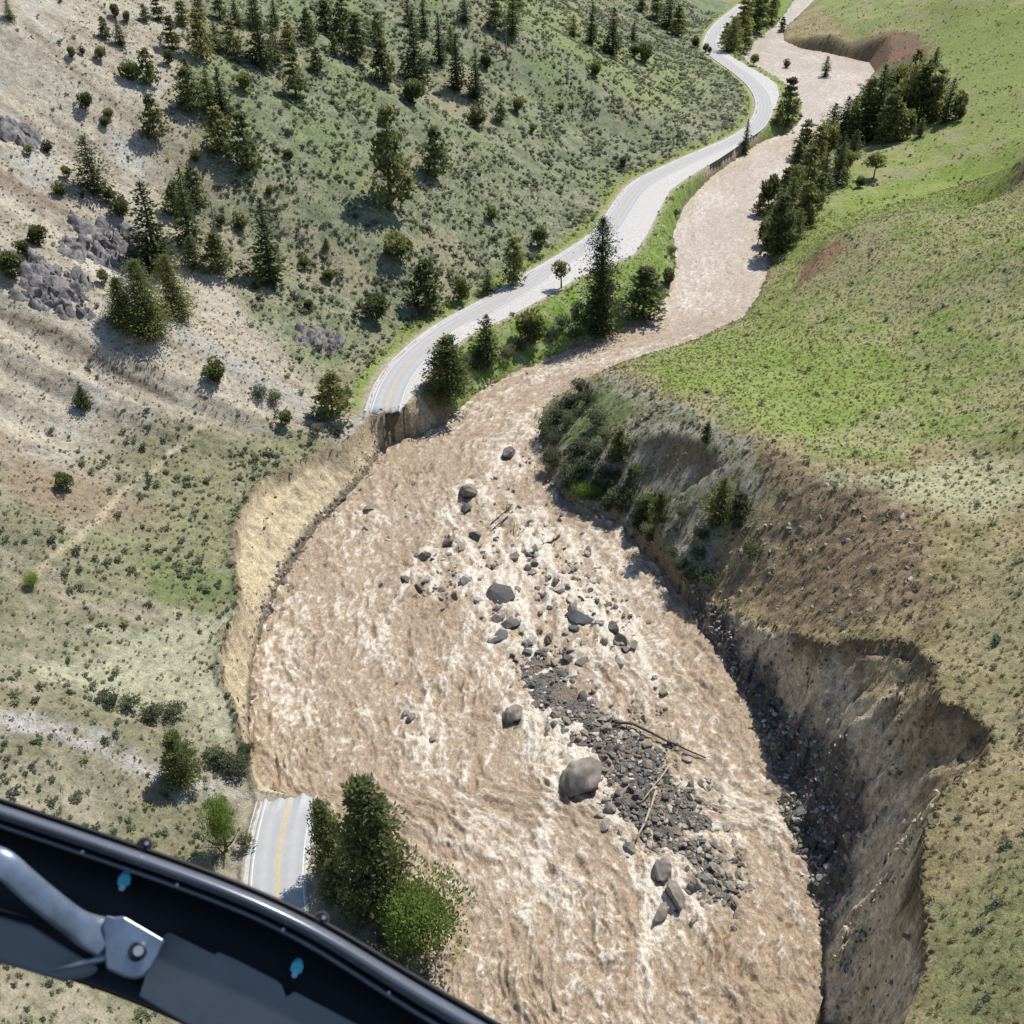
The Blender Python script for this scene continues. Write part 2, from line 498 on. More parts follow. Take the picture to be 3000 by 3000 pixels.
def simple_mat(name, col, rough=.8, var=.25, scale=3.0, metallic=0.0, bump=0.0, spec=.25, col2=None):
    m, nt, b = new_mat(name)
    tc = N(nt, "ShaderNodeTexCoord")
    f = noise_tex(nt, tc.outputs["Object"], scale, 5, .6)
    c2 = col2 or tuple(c * (1 - var * 1.6) for c in col)
    c1 = tuple(min(1, c * (1 + var)) for c in col)
    nt.links.new(ramp(nt, f, [(.3, c2), (.7, c1)]), b.inputs["Base Color"])
    b.inputs["Roughness"].default_value = rough
    b.inputs["Metallic"].default_value = metallic
    b.inputs["Specular IOR Level"].default_value = spec
    if bump:
        bn = N(nt, "ShaderNodeBump", inp={"Strength": bump, "Distance": .05})
        nt.links.new(f, bn.inputs["Height"]); nt.links.new(bn.outputs[0], b.inputs["Normal"])
    return m


# ------------------------------------------------------------------ object helpers
def mesh_np(name, verts, faces, smooth=True):
    """faces: (n,3) or (n,4) int array"""
    me = bpy.data.meshes.new(name)
    verts = np.asarray(verts, np.float32); faces = np.asarray(faces, np.int32)
    k = faces.shape[1]
    me.vertices.add(len(verts)); me.vertices.foreach_set("co", verts.ravel())
    me.loops.add(faces.size); me.loops.foreach_set("vertex_index", faces.ravel())
    me.polygons.add(len(faces))
    me.polygons.foreach_set("loop_start", np.arange(0, faces.size, k, dtype=np.int32))
    if smooth:
        me.polygons.foreach_set("use_smooth", np.ones(len(faces), bool))
    me.update(calc_edges=True)
    me.validate()
    return me


def add_col(me, name, rgb):
    a = me.color_attributes.new(name, 'FLOAT_COLOR', 'POINT')
    c = np.ones((len(me.vertices), 4), np.float32); c[:, :3] = rgb
    a.data.foreach_set("color", c.ravel())


def add_f(me, name, val, typ='FLOAT'):
    a = me.attributes.new(name, typ, 'POINT')
    a.data.foreach_set("vector" if typ == 'FLOAT_VECTOR' else "value", np.asarray(val, np.float32).ravel())


def link(name, data, mat=None, parent=None, loc=None, rot=None, scl=None):
    o = bpy.data.objects.new(name, data)
    COL.objects.link(o)
    if mat is not None and data is not None and not data.materials:
        data.materials.append(mat)
    if parent is not None:
        o.parent = parent
    if loc is not None: o.location = loc
    if rot is not None: o.rotation_euler = rot
    if scl is not None: o.scale = scl
    return o


def tag(o, label=None, cat=None, group=None, kind=None):
    if label: o["label"] = label
    if cat: o["category"] = cat
    if group: o["group"] = group
    if kind: o["kind"] = kind
    return o


# ------------------------------------------------------------------ ground sheet (one polar grid about the helicopter's ground point)
NR_, NA_ = 1120, 900
TH = math.radians(64)
rr = np.exp(np.linspace(math.log(14), math.log(1500), NR_))
aa = np.linspace(-TH, TH, NA_)
RR, AA = np.meshgrid(rr, aa, indexing='ij')
TX = RR * np.sin(AA); TY = RR * np.cos(AA)
TZ, TL, TR = height(TX, TY, True)
idx = np.arange(NR_ * NA_).reshape(NR_, NA_)
quads = np.stack([idx[:-1, :-1], idx[:-1, 1:], idx[1:, 1:], idx[1:, :-1]], -1).reshape(-1, 4)
x, y, z = TX.ravel(), TY.ravel(), TZ.ravel()
tlf, trf = TL.ravel(), TR.ravel()


def wpoly(lst):
    a = np.array(lst, float)
    return cast(a[:, 0], a[:, 1])[:, :2]


def lerp(a, b, t):
    return a + (b - a) * t[:, None]


C_ = lambda *c: np.array(c, float)
left = x < x_left(y)
n_lo = fbm(x / 14, y / 14, 4, 101)
n_mid = fbm(x / 3.5, y / 3.5, 3, 103)
_gz_r = np.gradient(TZ, axis=0) / np.gradient(RR, axis=0); _gz_a = np.gradient(TZ, axis=1) / (RR * (aa[1] - aa[0]))
steep = np.hypot(_gz_r, _gz_a).ravel()
n_str = fbm(y / 5.0 + .02 * x, x / 42.0, 4, 105)          # streaks running down the west hillside
# left hillside
scree = lerp(np.tile(C_(.43, .385, .31), (len(x), 1)), C_(.285, .245, .195), sstep(-.25, .45, 1.0 * n_str + .55 * n_mid + .3 * n_lo))
scree = lerp(scree, C_(.43, .405, .36), sstep(.1, .6, n_lo + .4 * n_str))
olive = lerp(np.tile(C_(.205, .195, .125), (len(x), 1)), C_(.315, .28, .205), sstep(-.3, .5, n_lo + n_mid * .6))
sage = lerp(np.tile(C_(.155, .18, .11), (len(x), 1)), C_(.255, .26, .175), sstep(-.4, .5, n_mid + .5 * n_lo))
n_big = fbm(x / 38, y / 38, 3, 107)
sage = lerp(sage, C_(.29, .265, .175), sstep(.12, .45, n_big + .3 * n_mid) * .8)
sage = lerp(sage, C_(.185, .235, .095), sstep(.12, .4, -n_big + .35 * n_mid) * .55)
col = olive.copy()
M_SCREE = wpoly([(-250, -60), (330, -60), (350, 110), (300, 230), (330, 380), (430, 520), (470, 600), (560, 690), (640, 800), (520, 830), (300, 780), (150, 790), (60, 900), (-100, 980), (-300, 1000)])
M_SAGE = wpoly([(400, -60), (1420, -60), (1425, 180), (1370, 255), (1170, 345), (1060, 470), (780, 630), (690, 690), (600, 690), (500, 590), (470, 470), (390, 330), (360, 180)])
M_PALE = wpoly([(40, 1262), (200, 1215), (330, 1175), (445, 1160), (415, 1250), (445, 1340), (470, 1420), (430, 1420), (300, 1330), (160, 1300)])
M_MIX = wpoly([(560, 820), (640, 840), (480, 910), (430, 980), (430, 1050), (450, 1110), (445, 1160), (330, 1170), (200, 1130), (130, 1050), (260, 930), (380, 850)])
M_BROWN1 = wpoly([(0, 840), (160, 900), (300, 960), (220, 1000), (60, 960), (-40, 900)])
M_GULLY = wpoly([(-60, 1330), (60, 1345), (140, 1372), (230, 1405), (320, 1462), (420, 1480), (480, 1485), (480, 1520), (420, 1530), (330, 1500), (220, 1450), (110, 1405), (-60, 1375)])
M_GREENL = wpoly([(240, 1080), (340, 1050), (450, 1105), (450, 1150), (380, 1155), (280, 1130)])
k = soft(x, y, M_SCREE, 7, 12, 201, 25); col = lerp(col, scree, k)
k = soft(x, y, M_SAGE, 8, 14, 202, 30); col = lerp(col, sage, k)
M_GRE = wpoly([(900, 0), (1050, 0), (1200, 90), (1340, 160), (1250, 220), (1130, 150), (1000, 60)])
k = soft(x, y, M_GRE, 8, 12, 211, 20); col = lerp(col, C_(.24, .27, .12), .75 * k)
k = soft(x, y, M_MIX, 4, 6, 203, 10); col = lerp(col, C_(.22, .225, .125), .75 * k)
k = soft(x, y, M_BROWN1, 4, 6, 204, 12); col = lerp(col, C_(.27, .21, .15), .8 * k)
k = soft(x, y, M_GREENL, 3, 4, 206, 8); col = lerp(col, C_(.15, .19, .075), .8 * k)
k = soft(x, y, M_PALE, 2.5, 4, 205, 8); col = lerp(col, C_(.37, .365, .255), .9 * k)
k = soft(x, y, M_GULLY, 1.2, 2.2, 207, 5); col = lerp(col, C_(.40, .385, .36), np.clip(k * (.6 + 1.1 * n_mid), 0, 1))
# washed-out trail, grey talus strips
for ln, wdt, c in (([(60, 1092), (130, 1030), (230, 930), (330, 850), (400, 800)], .5, C_(.42, .36, .25)),
                   ([(330, 620), (450, 690), (560, 760), (640, 810)], 4.0, C_(.35, .33, .30)),
                   ([(0, 595), (120, 640), (200, 690), (330, 760)], .8, C_(.17, .13, .10)),
                   ([(0, 330), (120, 400), (220, 470)], 1.0, C_(.23, .17, .12)),
                   ([(60, 60), (180, 170), (300, 280), (420, 380)], .9, C_(.24, .19, .14)),
                   ([(180, 510), (300, 520), (280, 610), (200, 600)], 4.0, C_(.47, .44, .38))):
    p = wpoly(ln)
    d = poly_dist(x, y, p) + .6 * n_mid
    col = lerp(col, np.tile(c, (len(x), 1)), left * (1 - sstep(wdt * .5, wdt * 1.3, d)) * .8)
# verge: bright grass by the far road, gravel by the road
dR = poly_dist(x, y, np.vstack([FL[:, :2]])); dR2 = poly_dist(x, y, FR[:, :2])
between = (x > np.interp(y, mono(FR)[:, 1], mono(FR)[:, 0])) & left & (y > 187)
gr = lerp(np.tile(C_(.15, .235, .045), (len(x), 1)), C_(.26, .28, .14), sstep(-.3, .5, n_mid))
col = np.where(between[:, None], gr, col)
up_v = left & ~between & (y > 186)
col = lerp(col, C_(.20, .26, .06), up_v * (1 - sstep(3, 8, dR + 3 * n_lo)) * .8)
col = lerp(col, C_(.40, .35, .27), (left & (y > 186)) * (1 - sstep(1.0, 3.2, np.minimum(dR, dR2 + 1.2) + .8 * n_mid)))
dN = np.minimum(poly_dist(x, y, NL[:, :2]), poly_dist(x, y, NR[:, :2]))
col = lerp(col, C_(.36, .32, .25), left * (y < 92) * (1 - sstep(.8, 3.0, dN + n_mid)))
# ragged grey shoulder left of the broken asphalt
k = soft(x, y, wpoly([(652, 828), (672, 800), (690, 770), (700, 735), (716, 715), (706, 760), (700, 778), (686, 800), (668, 822)]), .8, .8, 243, 3)
col = lerp(col, C_(.40, .385, .36), k * .9)
# left scarp
sc = tlf >= 0
scn = fbm(y / 1.0, x / 6.0, 3, 110)
scar = lerp(np.tile(C_(.55, .47, .325), (len(x), 1)), C_(.46, .38, .255), sstep(-.2, .5, .5 * scn + .6 * n_mid))
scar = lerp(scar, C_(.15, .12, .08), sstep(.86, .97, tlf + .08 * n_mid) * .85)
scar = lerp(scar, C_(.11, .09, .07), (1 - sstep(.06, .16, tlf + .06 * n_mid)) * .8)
k = soft(x, y, wpoly([(668, 800), (760, 775), (850, 760), (850, 810), (740, 840), (640, 900), (560, 870)]), 3, 2, 208, 4)
scar = lerp(scar, C_(.30, .24, .17), k * .7)
col = np.where(sc[:, None], scar, col)
# right side
rs = x > x_right(y)
plat = lerp(np.tile(C_(.335, .275, .165), (len(x), 1)), C_(.235, .205, .105), sstep(-.3, .4, n_lo + .5 * n_mid))
grn = lerp(np.tile(C_(.17, .248, .045), (len(x), 1)), C_(.25, .29, .095), sstep(-.3, .4, n_lo + .4 * n_mid))
oliv = lerp(np.tile(C_(.295, .29, .145), (len(x), 1)), C_(.21, .262, .085), sstep(-.25, .35, n_lo + .5 * n_mid))
oliv = lerp(oliv, C_(.23, .215, .145), sstep(.1, .4, fbm(x / 22, y / 22, 3, 108) + .3 * n_mid) * .35)
rc = plat.copy()
MR_OL = wpoly([(1480, -40), (2100, -60), (2100, 800), (1932, 850), (1750, 850), (1560, 880), (1440, 830), (1300, 760), (1160, 690), (1300, 640), (1440, 560), (1480, 300), (1600, 120)])
k = soft(x, y, MR_OL, 6, 8, 221, 20); rc = lerp(rc, oliv, k)
for pl, kk_, c in (([(1180, 695), (1330, 645), (1480, 640), (1640, 650), (1760, 690), (1700, 770), (1560, 830), (1450, 800), (1340, 750)], .95, grn),
                   ([(1480, 490), (1530, 430), (1620, 370), (1750, 320), (1932, 265), (2000, 330), (1800, 372), (1640, 412), (1560, 455)], .95, grn),
                   ([(1440, 560), (1500, 520), (1560, 580), (1500, 640), (1380, 640)], .7, grn),
                   ([(1780, 20), (1932, 0), (2000, 120), (1850, 170), (1760, 110)], .7, grn),
                   ([(1800, 170), (1960, 130), (1960, 260), (1830, 270)], .5, grn)):
    k = soft(x, y, wpoly(pl), 4, 17, 222 + int(pl[0][0]) % 17, 14) * np.clip(.85 + .7 * n_mid, 0, 1)
    rc = lerp(rc, c, k * kk_)
M_KNOB = wpoly([(1500, 510), (1560, 460), (1680, 430), (1700, 480), (1600, 540), (1520, 560)])
k = soft(x, y, M_KNOB, 4, 6, 231, 10); rc = lerp(rc, C_(.30, .26, .165), .7 * k)
M_RED = wpoly([(1512, 505), (1545, 475), (1590, 452), (1600, 465), (1540, 520), (1500, 545)])
k = soft(x, y, M_RED, 1.2, 2, 232, 4); rc = lerp(rc, C_(.26, .165, .105), .85 * k)
k = soft(x, y, wpoly([(1560, 905), (1680, 890), (1820, 870), (1932, 860), (2050, 900), (1932, 960), (1750, 960), (1640, 940)]), 3, 5, 233, 8)
rc = lerp(rc, C_(.41, .41, .26), .75 * k)
M_SCR = wpoly([(1020, 775), (1100, 730), (1155, 702), (1230, 745), (1310, 785), (1440, 858), (1450, 930), (1400, 1000), (1340, 1080), (1275, 1092), (1150, 995), (1050, 940), (1020, 860)])
k = soft(x, y, M_SCR, 2, 3, 234, 6)
scr = lerp(np.tile(C_(.33, .305, .25), (len(x), 1)), C_(.21, .22, .135), sstep(-.2, .35, n_mid + .3 * n_lo))
rc = lerp(rc, scr, k)
k = soft(x, y, wpoly([(1030, 780), (1130, 720), (1200, 760), (1150, 830), (1060, 850)]), 2, 3, 238, 6)
rc = lerp(rc, C_(.115, .17, .05), .7 * k)
M_ERO = wpoly([(1440, 855), (1560, 905), (1640, 925), (1720, 960), (1770, 1050), (1760, 1200), (1600, 1200), (1560, 1215), (1480, 1190), (1400, 1160), (1290, 1115), (1340, 1080), (1420, 990), (1450, 930)])
k = soft(x, y, M_ERO, 2.5, 4, 235, 7)
n_er = fbm(y / 1.6 + x * .25, x / 5.0, 3, 111)
ero = lerp(np.tile(C_(.285, .215, .14), (len(x), 1)), C_(.135, .105, .08), sstep(-.15, .45, n_er + .3 * n_lo))
ero = lerp(ero, C_(.36, .29, .17), sstep(.1, .6, n_lo + .5 * n_mid))
rc = lerp(rc, ero, k)
k = soft(x, y, wpoly([(1770, 1700), (1932, 1640), (2050, 1900), (1800, 2000), (1760, 1850)]), 3, 4, 236, 6)
rc = lerp(rc, C_(.20, .225, .10), .75 * k)
k = soft(x, y, wpoly([(1840, 1040), (2000, 1020), (2000, 1420), (1890, 1380), (1850, 1250)]), 3, 5, 237, 6)
rc = lerp(rc, C_(.27, .26, .15), .6 * k)
k = soft(x, y, wpoly([(1590, 80), (1660, 62), (1740, 70), (1760, 100), (1720, 140), (1660, 135), (1600, 105)]), 4, 5, 239, 9)
rc = lerp(rc, lerp(np.tile(C_(.22, .125, .085), (len(x), 1)), C_(.15, .12, .10), sstep(-.2, .3, n_lo)), .9 * k)
col = np.where(rs[:, None], rc, col)
cl = trf >= 0
cn = fbm(y / 2.2, x / 7, 4, 112)
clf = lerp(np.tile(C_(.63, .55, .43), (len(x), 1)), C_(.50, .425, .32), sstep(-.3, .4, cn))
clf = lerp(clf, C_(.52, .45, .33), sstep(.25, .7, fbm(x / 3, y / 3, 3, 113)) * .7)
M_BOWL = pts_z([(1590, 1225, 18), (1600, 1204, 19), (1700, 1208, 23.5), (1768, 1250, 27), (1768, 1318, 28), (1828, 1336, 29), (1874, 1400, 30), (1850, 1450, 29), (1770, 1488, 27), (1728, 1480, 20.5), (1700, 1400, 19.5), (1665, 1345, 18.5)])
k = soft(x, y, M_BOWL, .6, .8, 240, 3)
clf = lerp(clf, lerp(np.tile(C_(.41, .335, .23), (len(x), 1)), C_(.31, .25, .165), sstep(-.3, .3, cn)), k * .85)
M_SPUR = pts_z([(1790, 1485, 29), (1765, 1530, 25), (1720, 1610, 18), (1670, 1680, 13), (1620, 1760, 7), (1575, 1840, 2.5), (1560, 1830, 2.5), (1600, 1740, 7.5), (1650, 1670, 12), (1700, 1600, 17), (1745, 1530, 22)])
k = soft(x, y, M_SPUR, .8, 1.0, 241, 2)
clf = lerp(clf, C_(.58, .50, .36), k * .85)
M_TAL = pts_z([(1290, 1120, .5), (1340, 1150, 1), (1400, 1235, 2), (1480, 1335, 2.6), (1520, 1400, 3.4), (1590, 1500, 4.6), (1615, 1590, 5), (1600, 1660, 4), (1575, 1720, 2), (1560, 1800, 1), (1540, 1860, .3), (1480, 1560, .1), (1400, 1310, .1), (1290, 1130, .1)])
k = soft(x, y, M_TAL, .8, 1.2, 242, 3)
clf = lerp(clf, C_(.125, .118, .11), np.clip(k + (z < .7), 0, 1) * .95)
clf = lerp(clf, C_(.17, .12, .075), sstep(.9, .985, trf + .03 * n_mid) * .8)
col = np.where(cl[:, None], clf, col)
# wet mud by the water
wet = (z < .5)
col = lerp(col, C_(.15, .115, .08), (1 - sstep(.15, .9, z)) * (~sc) * .8)
k = sstep(1.15, 1.7, steep + .2 * n_mid) * (~sc) * (~cl) * (z > -.2) * np.where(left & (y > 198), .0, 1.0)
col = lerp(col, C_(.23, .175, .115), k * .9)
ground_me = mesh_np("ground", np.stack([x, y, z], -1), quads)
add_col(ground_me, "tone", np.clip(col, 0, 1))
raw = np.where(cl, 1.0, np.where(sc, .45, 0.0))
add_f(ground_me, "raw", raw)

m_ground, nt, bs = new_mat("ground_soil_and_grass")
geo = N(nt, "ShaderNodeNewGeometry")
att = N(nt, "ShaderNodeAttribute", attribute_name="tone")
raw_a = N(nt, "ShaderNodeAttribute", attribute_name="raw")
p = geo.outputs["Position"]
f1 = noise_tex(nt, p, .9, 6, .65)
f2 = noise_tex(nt, p, 4.0, 5, .7)
f3 = noise_tex(nt, p, 2.1, 3, .5, .6)
v1 = ramp(nt, f1, [(.30, (.62, .62, .64)), (.5, (1, 1, 1)), (.72, (1.38, 1.34, 1.24))])
c = mixc(nt, 1.0, att.outputs["Color"], v1, 'MULTIPLY')
v2 = ramp(nt, f2, [(.33, (.66, .68, .66)), (.5, (1, 1, 1)), (.68, (1.30, 1.28, 1.2))])
c = mixc(nt, 1.0, c, v2, 'MULTIPLY')
inv = N(nt, "ShaderNodeMath", operation='SUBTRACT', inp={0: 1.0}); nt.links.new(raw_a.outputs["Fac"], inv.inputs[1])
spot = ramp(nt, f3, [(.60, (0, 0, 0)), (.68, (1, 1, 1))])
mm = N(nt, "ShaderNodeMath", operation='MULTIPLY'); nt.links.new(spot, mm.inputs[0]); nt.links.new(inv.outputs[0], mm.inputs[1])
m2 = N(nt, "ShaderNodeMath", operation='MULTIPLY', inp={1: .45}); nt.links.new(mm.outputs[0], m2.inputs[0])
c = mixc(nt, m2.outputs[0], c, (.075, .085, .04))
mpr = N(nt, "ShaderNodeMapping", inp={"Scale": (.8, 1.0, .6), "Rotation": (0, 0, .25)}); nt.links.new(p, mpr.inputs[0])
rn = noise_tex(nt, mpr.outputs[0], .8, 7, .68, .7)
rn2 = noise_tex(nt, p, 1.6, 5, .7, .4)
crack = mixc(nt, .6, ramp(nt, rn, [(.30, (.55, .52, .48)), (.47, (.97, .96, .95)), (.70, (1.32, 1.28, 1.2))]), ramp(nt, rn2, [(.36, (.60, .57, .53)), (.5, (1, 1, 1)), (.66, (1.35, 1.32, 1.26))]), 'MULTIPLY')
vc = N(nt, "ShaderNodeTexVoronoi", inp={"Scale": 2.6}); nt.links.new(p, vc.inputs["Vector"])
cob = ramp(nt, vc.outputs["Distance"], [(.0, (1.35, 1.32, 1.28)), (.16, (1.2, 1.18, 1.15)), (.24, (.78, .76, .74)), (.34, (1, 1, 1))])
cr = mixc(nt, 1.0, c, crack, 'MULTIPLY'); cr = mixc(nt, .35, cr, cob, 'MULTIPLY')
cr = mixc(nt, 1.0, cr, cr) if False else cr
c = mixc(nt, raw_a.outputs["Fac"], c, cr)
nt.links.new(c, bs.inputs["Base Color"])
bs.inputs["Roughness"].default_value = .95
bs.inputs["Specular IOR Level"].default_value = .05
bmp = N(nt, "ShaderNodeBump", inp={"Strength": .9, "Distance": .35})
add = N(nt, "ShaderNodeMath", operation='ADD'); nt.links.new(f1, add.inputs[0])
hm = N(nt, "ShaderNodeMath", operation='MULTIPLY', inp={1: .5}); nt.links.new(f2, hm.inputs[0]); nt.links.new(hm.outputs[0], add.inputs[1])
hr = N(nt, "ShaderNodeMath", operation='ADD'); nt.links.new(rn, hr.inputs[0]); nt.links.new(rn2, hr.inputs[1])
hr2 = N(nt, "ShaderNodeMath", operation='MULTIPLY'); nt.links.new(hr.outputs[0], hr2.inputs[0]); nt.links.new(raw_a.outputs["Fac"], hr2.inputs[1])
hr3 = N(nt, "ShaderNodeMath", operation='MULTIPLY_ADD', inp={1: 1.3}); nt.links.new(hr2.outputs[0], hr3.inputs[0]); nt.links.new(add.outputs[0], hr3.inputs[2])
nt.links.new(hr3.outputs[0], bmp.inputs["Height"]); nt.links.new(bmp.outputs[0], bs.inputs["Normal"])
ground = tag(link("ground", ground_me, m_ground), kind="structure")

# ------------------------------------------------------------------ flood water
cyl = np.linspace(15, 1400, 2800)
cxc = (x_left(cyl) + x_right(cyl)) / 2
carc = np.concatenate([[0], np.cumsum(np.hypot(np.diff(cyl), np.diff(cxc)))])
NW_R, NW_A = 1500, 720
wr = np.exp(np.linspace(math.log(24), math.log(1390), NW_R))
wa = np.linspace(-math.radians(33), math.radians(30), NW_A)
WRR, WAA = np.meshgrid(wr, wa, indexing='ij')
wx, wy = WRR * np.sin(WAA), WRR * np.cos(WAA)
keep = (wx > x_left(wy) - 2.5) & (wx < x_right(wy) + 2.5)
fk = keep[:-1, :-1] | keep[1:, :-1] | keep[:-1, 1:] | keep[1:, 1:]
idx = np.arange(NW_R * NW_A).reshape(NW_R, NW_A)
q = np.stack([idx[:-1, :-1], idx[:-1, 1:], idx[1:, 1:], idx[1:, :-1]], -1)[fk]
used = np.unique(q)
remap = np.full(NW_R * NW_A, -1); remap[used] = np.arange(len(used))
wx, wy = wx.ravel()[used], wy.ravel()[used]
ws = np.interp(wy, cyl, carc); wnn = wx - np.interp(wy, cyl, cxc)
turb = 0.55 + 0.45 * (1 - sstep(190, 330, wy))
wpx = fbm(wx / 9, wy / 9, 2, 300) * 2.2; wpy = fbm(wx / 9, wy / 9, 2, 301) * 2.2
a1 = fbm((ws + wpy) / 4.2, (wnn + wpx) / 2.4, 3, 302)
a2 = 1 - 2 * np.abs(noise((ws + wpy) / 2.0, (wnn + wpx) / 1.3, 303))
a3 = 1 - 2 * np.abs(noise((ws + wpx) / 0.95, (wnn + wpy) / .75, 304))
big = noise(ws / 16, wnn / 8, 305)
rough_zone = np.clip(.75 + 1.0 * big, .25, 1.5)
wz = turb * rough_zone * (.85 * a1 + .36 * a2 + .17 * a3) + .18 * big
w2x = fbm(wx / 22, wy / 22, 2, 310) * 6; w2y = fbm(wx / 5, wy / 5, 2, 311) * 1.4
streak = fbm((ws + w2x) / 9.0, (wnn + w2y + wpx * .5) / 1.7, 4, 312)            # long bands drawn out by the current
lump = fbm((ws + wpx) / 1.7, (wnn + wpy) / 1.3, 3, 307, .65)
fine_n = fbm((ws + wpy) / .75, (wnn + wpx) / .6, 2, 314, .7)
zone = fbm(ws / 30, wnn / 16, 2, 313)
# wakes of the boulders: the current runs towards the helicopter
wake = np.zeros(len(wx)); pile = np.zeros(len(wx))
for bpx, bpy_, bw in [(960, 858, 30), (884, 934, 44), (940, 1122, 64), (962, 1172, 50), (1098, 1164, 62), (1094, 1480, 84), (1250, 1647, 48), (1274, 1692, 60), (1249, 1727, 44), (966, 1354, 42), (790, 1108, 50), (880, 1097, 30), (1060, 1106, 36),
                      (1010, 1042, 40), (802, 1052, 30), (870, 1032, 30), (776, 1352, 30), (1170, 1212, 60), (1100, 1250, 36), (968, 1000, 60), (1050, 1018, 40), (970, 1052, 26)]:
    bp = at_z(bpx, bpy_, 0.0); bwm = 1.1 * bw * K * project(bp)[2] / F / 2
    dxx = wx - bp[0]; dyy = bp[1] - wy                       # dyy > 0 is downstream
    for sgn in (-1, 1):
        ln_ = sgn * (bwm * .9 + .22 * np.maximum(dyy, 0))
        wake += np.exp(-((dxx - ln_) / (.28 * bwm + .25)) ** 2) * np.exp(-np.maximum(dyy, 0) / (5 * bwm)) * (dyy > -bwm * .6)
    pile += np.exp(-(dxx / (bwm * 1.2)) ** 2 - ((dyy + bwm * 1.2) / (bwm * .7)) ** 2)
wz += .35 * np.clip(wake, 0, 1) * (.5 + lump) + .3 * pile
foam = sstep(.25, .76, .34 * streak + .25 * a1 + .28 * a2 + .22 * a3 + .40 * lump + .30 * fine_n + .50 * zone - .06 + .55 * np.clip(wake + .7 * pile, 0, 1))
brown = sstep(-.05, .42, -.36 * streak - .42 * a1 - .25 * a2 - .2 * a3 - .40 * lump - .3 * fine_n - .55 * zone - .06)
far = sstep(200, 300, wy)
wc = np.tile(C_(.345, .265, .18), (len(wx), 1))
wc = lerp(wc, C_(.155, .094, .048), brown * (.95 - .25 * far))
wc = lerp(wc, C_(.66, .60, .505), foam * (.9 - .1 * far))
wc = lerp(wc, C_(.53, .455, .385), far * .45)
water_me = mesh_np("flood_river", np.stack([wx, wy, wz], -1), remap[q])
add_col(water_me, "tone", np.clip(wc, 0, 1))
add_f(water_me, "flow", np.stack([ws, wnn, np.zeros(len(ws))], -1), 'FLOAT_VECTOR')
m_water, nt, bs = new_mat("muddy_flood_water")
att = N(nt, "ShaderNodeAttribute", attribute_name="tone")
fl = N(nt, "ShaderNodeAttribute", attribute_name="flow")
mp = N(nt, "ShaderNodeMapping", inp={"Scale": (.75, 1.0, 1.0)}); nt.links.new(fl.outputs["Vector"], mp.inputs[0])
g1 = noise_tex(nt, mp.outputs[0], 1.7, 6, .70, 1.1)
g2 = noise_tex(nt, mp.outputs[0], 6.5, 3, .65, .5)
c = mixc(nt, 1.0, att.outputs["Color"], ramp(nt, g1, [(.28, (.48, .42, .36)), (.47, (.95, .94, .93)), (.68, (1.40, 1.43, 1.46))]), 'MULTIPLY')
c = mixc(nt, 1.0, c, ramp(nt, g2, [(.36, (.78, .72, .66)), (.5, (1, 1, 1)), (.66, (1.2, 1.22, 1.25))]), 'MULTIPLY')
nt.links.new(c, bs.inputs["Base Color"])
bs.inputs["Roughness"].default_value = .42
bs.inputs["Specular IOR Level"].default_value = .3
bmp = N(nt, "ShaderNodeBump", inp={"Strength": .8, "Distance": .25})
add = N(nt, "ShaderNodeMath", operation='ADD'); nt.links.new(g1, add.inputs[0])
hm = N(nt, "ShaderNodeMath", operation='MULTIPLY', inp={1: .4}); nt.links.new(g2, hm.inputs[0]); nt.links.new(hm.outputs[0], add.inputs[1])
nt.links.new(add.outputs[0], bmp.inputs["Height"]); nt.links.new(bmp.outputs[0], bs.inputs["Normal"])
water = tag(link("flood_river", water_me, m_water), kind="structure")
# ------------------------------------------------------------------ roads


def offset_line(P, d):
    """shift a 3d polyline sideways (to its right when walking along it)"""
    t = np.gradient(P[:, :2], axis=0)
    t /= np.linalg.norm(t, axis=1)[:, None] + 1e-9
    n = np.stack([t[:, 1], -t[:, 0]], -1)
    Q = P.copy(); Q[:, :2] += n * (np.asarray(d)[..., None] if np.ndim(d) else d)
    return Q


def resample(P, step, smooth=2):
    L = np.concatenate([[0], np.cumsum(np.linalg.norm(np.diff(P[:, :2], axis=0), axis=1))])
    s = np.arange(0, L[-1], step)
    Q = np.stack([np.interp(s, L, P[:, i]) for i in range(3)], -1)
    for _ in range(smooth):
        k = 5
        pad = np.vstack([np.repeat(Q[:1], k, 0), Q, np.repeat(Q[-1:], k, 0)])
        Qs = np.stack([np.convolve(pad[:, i], np.ones(2 * k + 1) / (2 * k + 1), 'valid') for i in range(3)], -1)
        Qs[0], Qs[-1] = Q[0], Q[-1]
        Q = Qs
    return Q


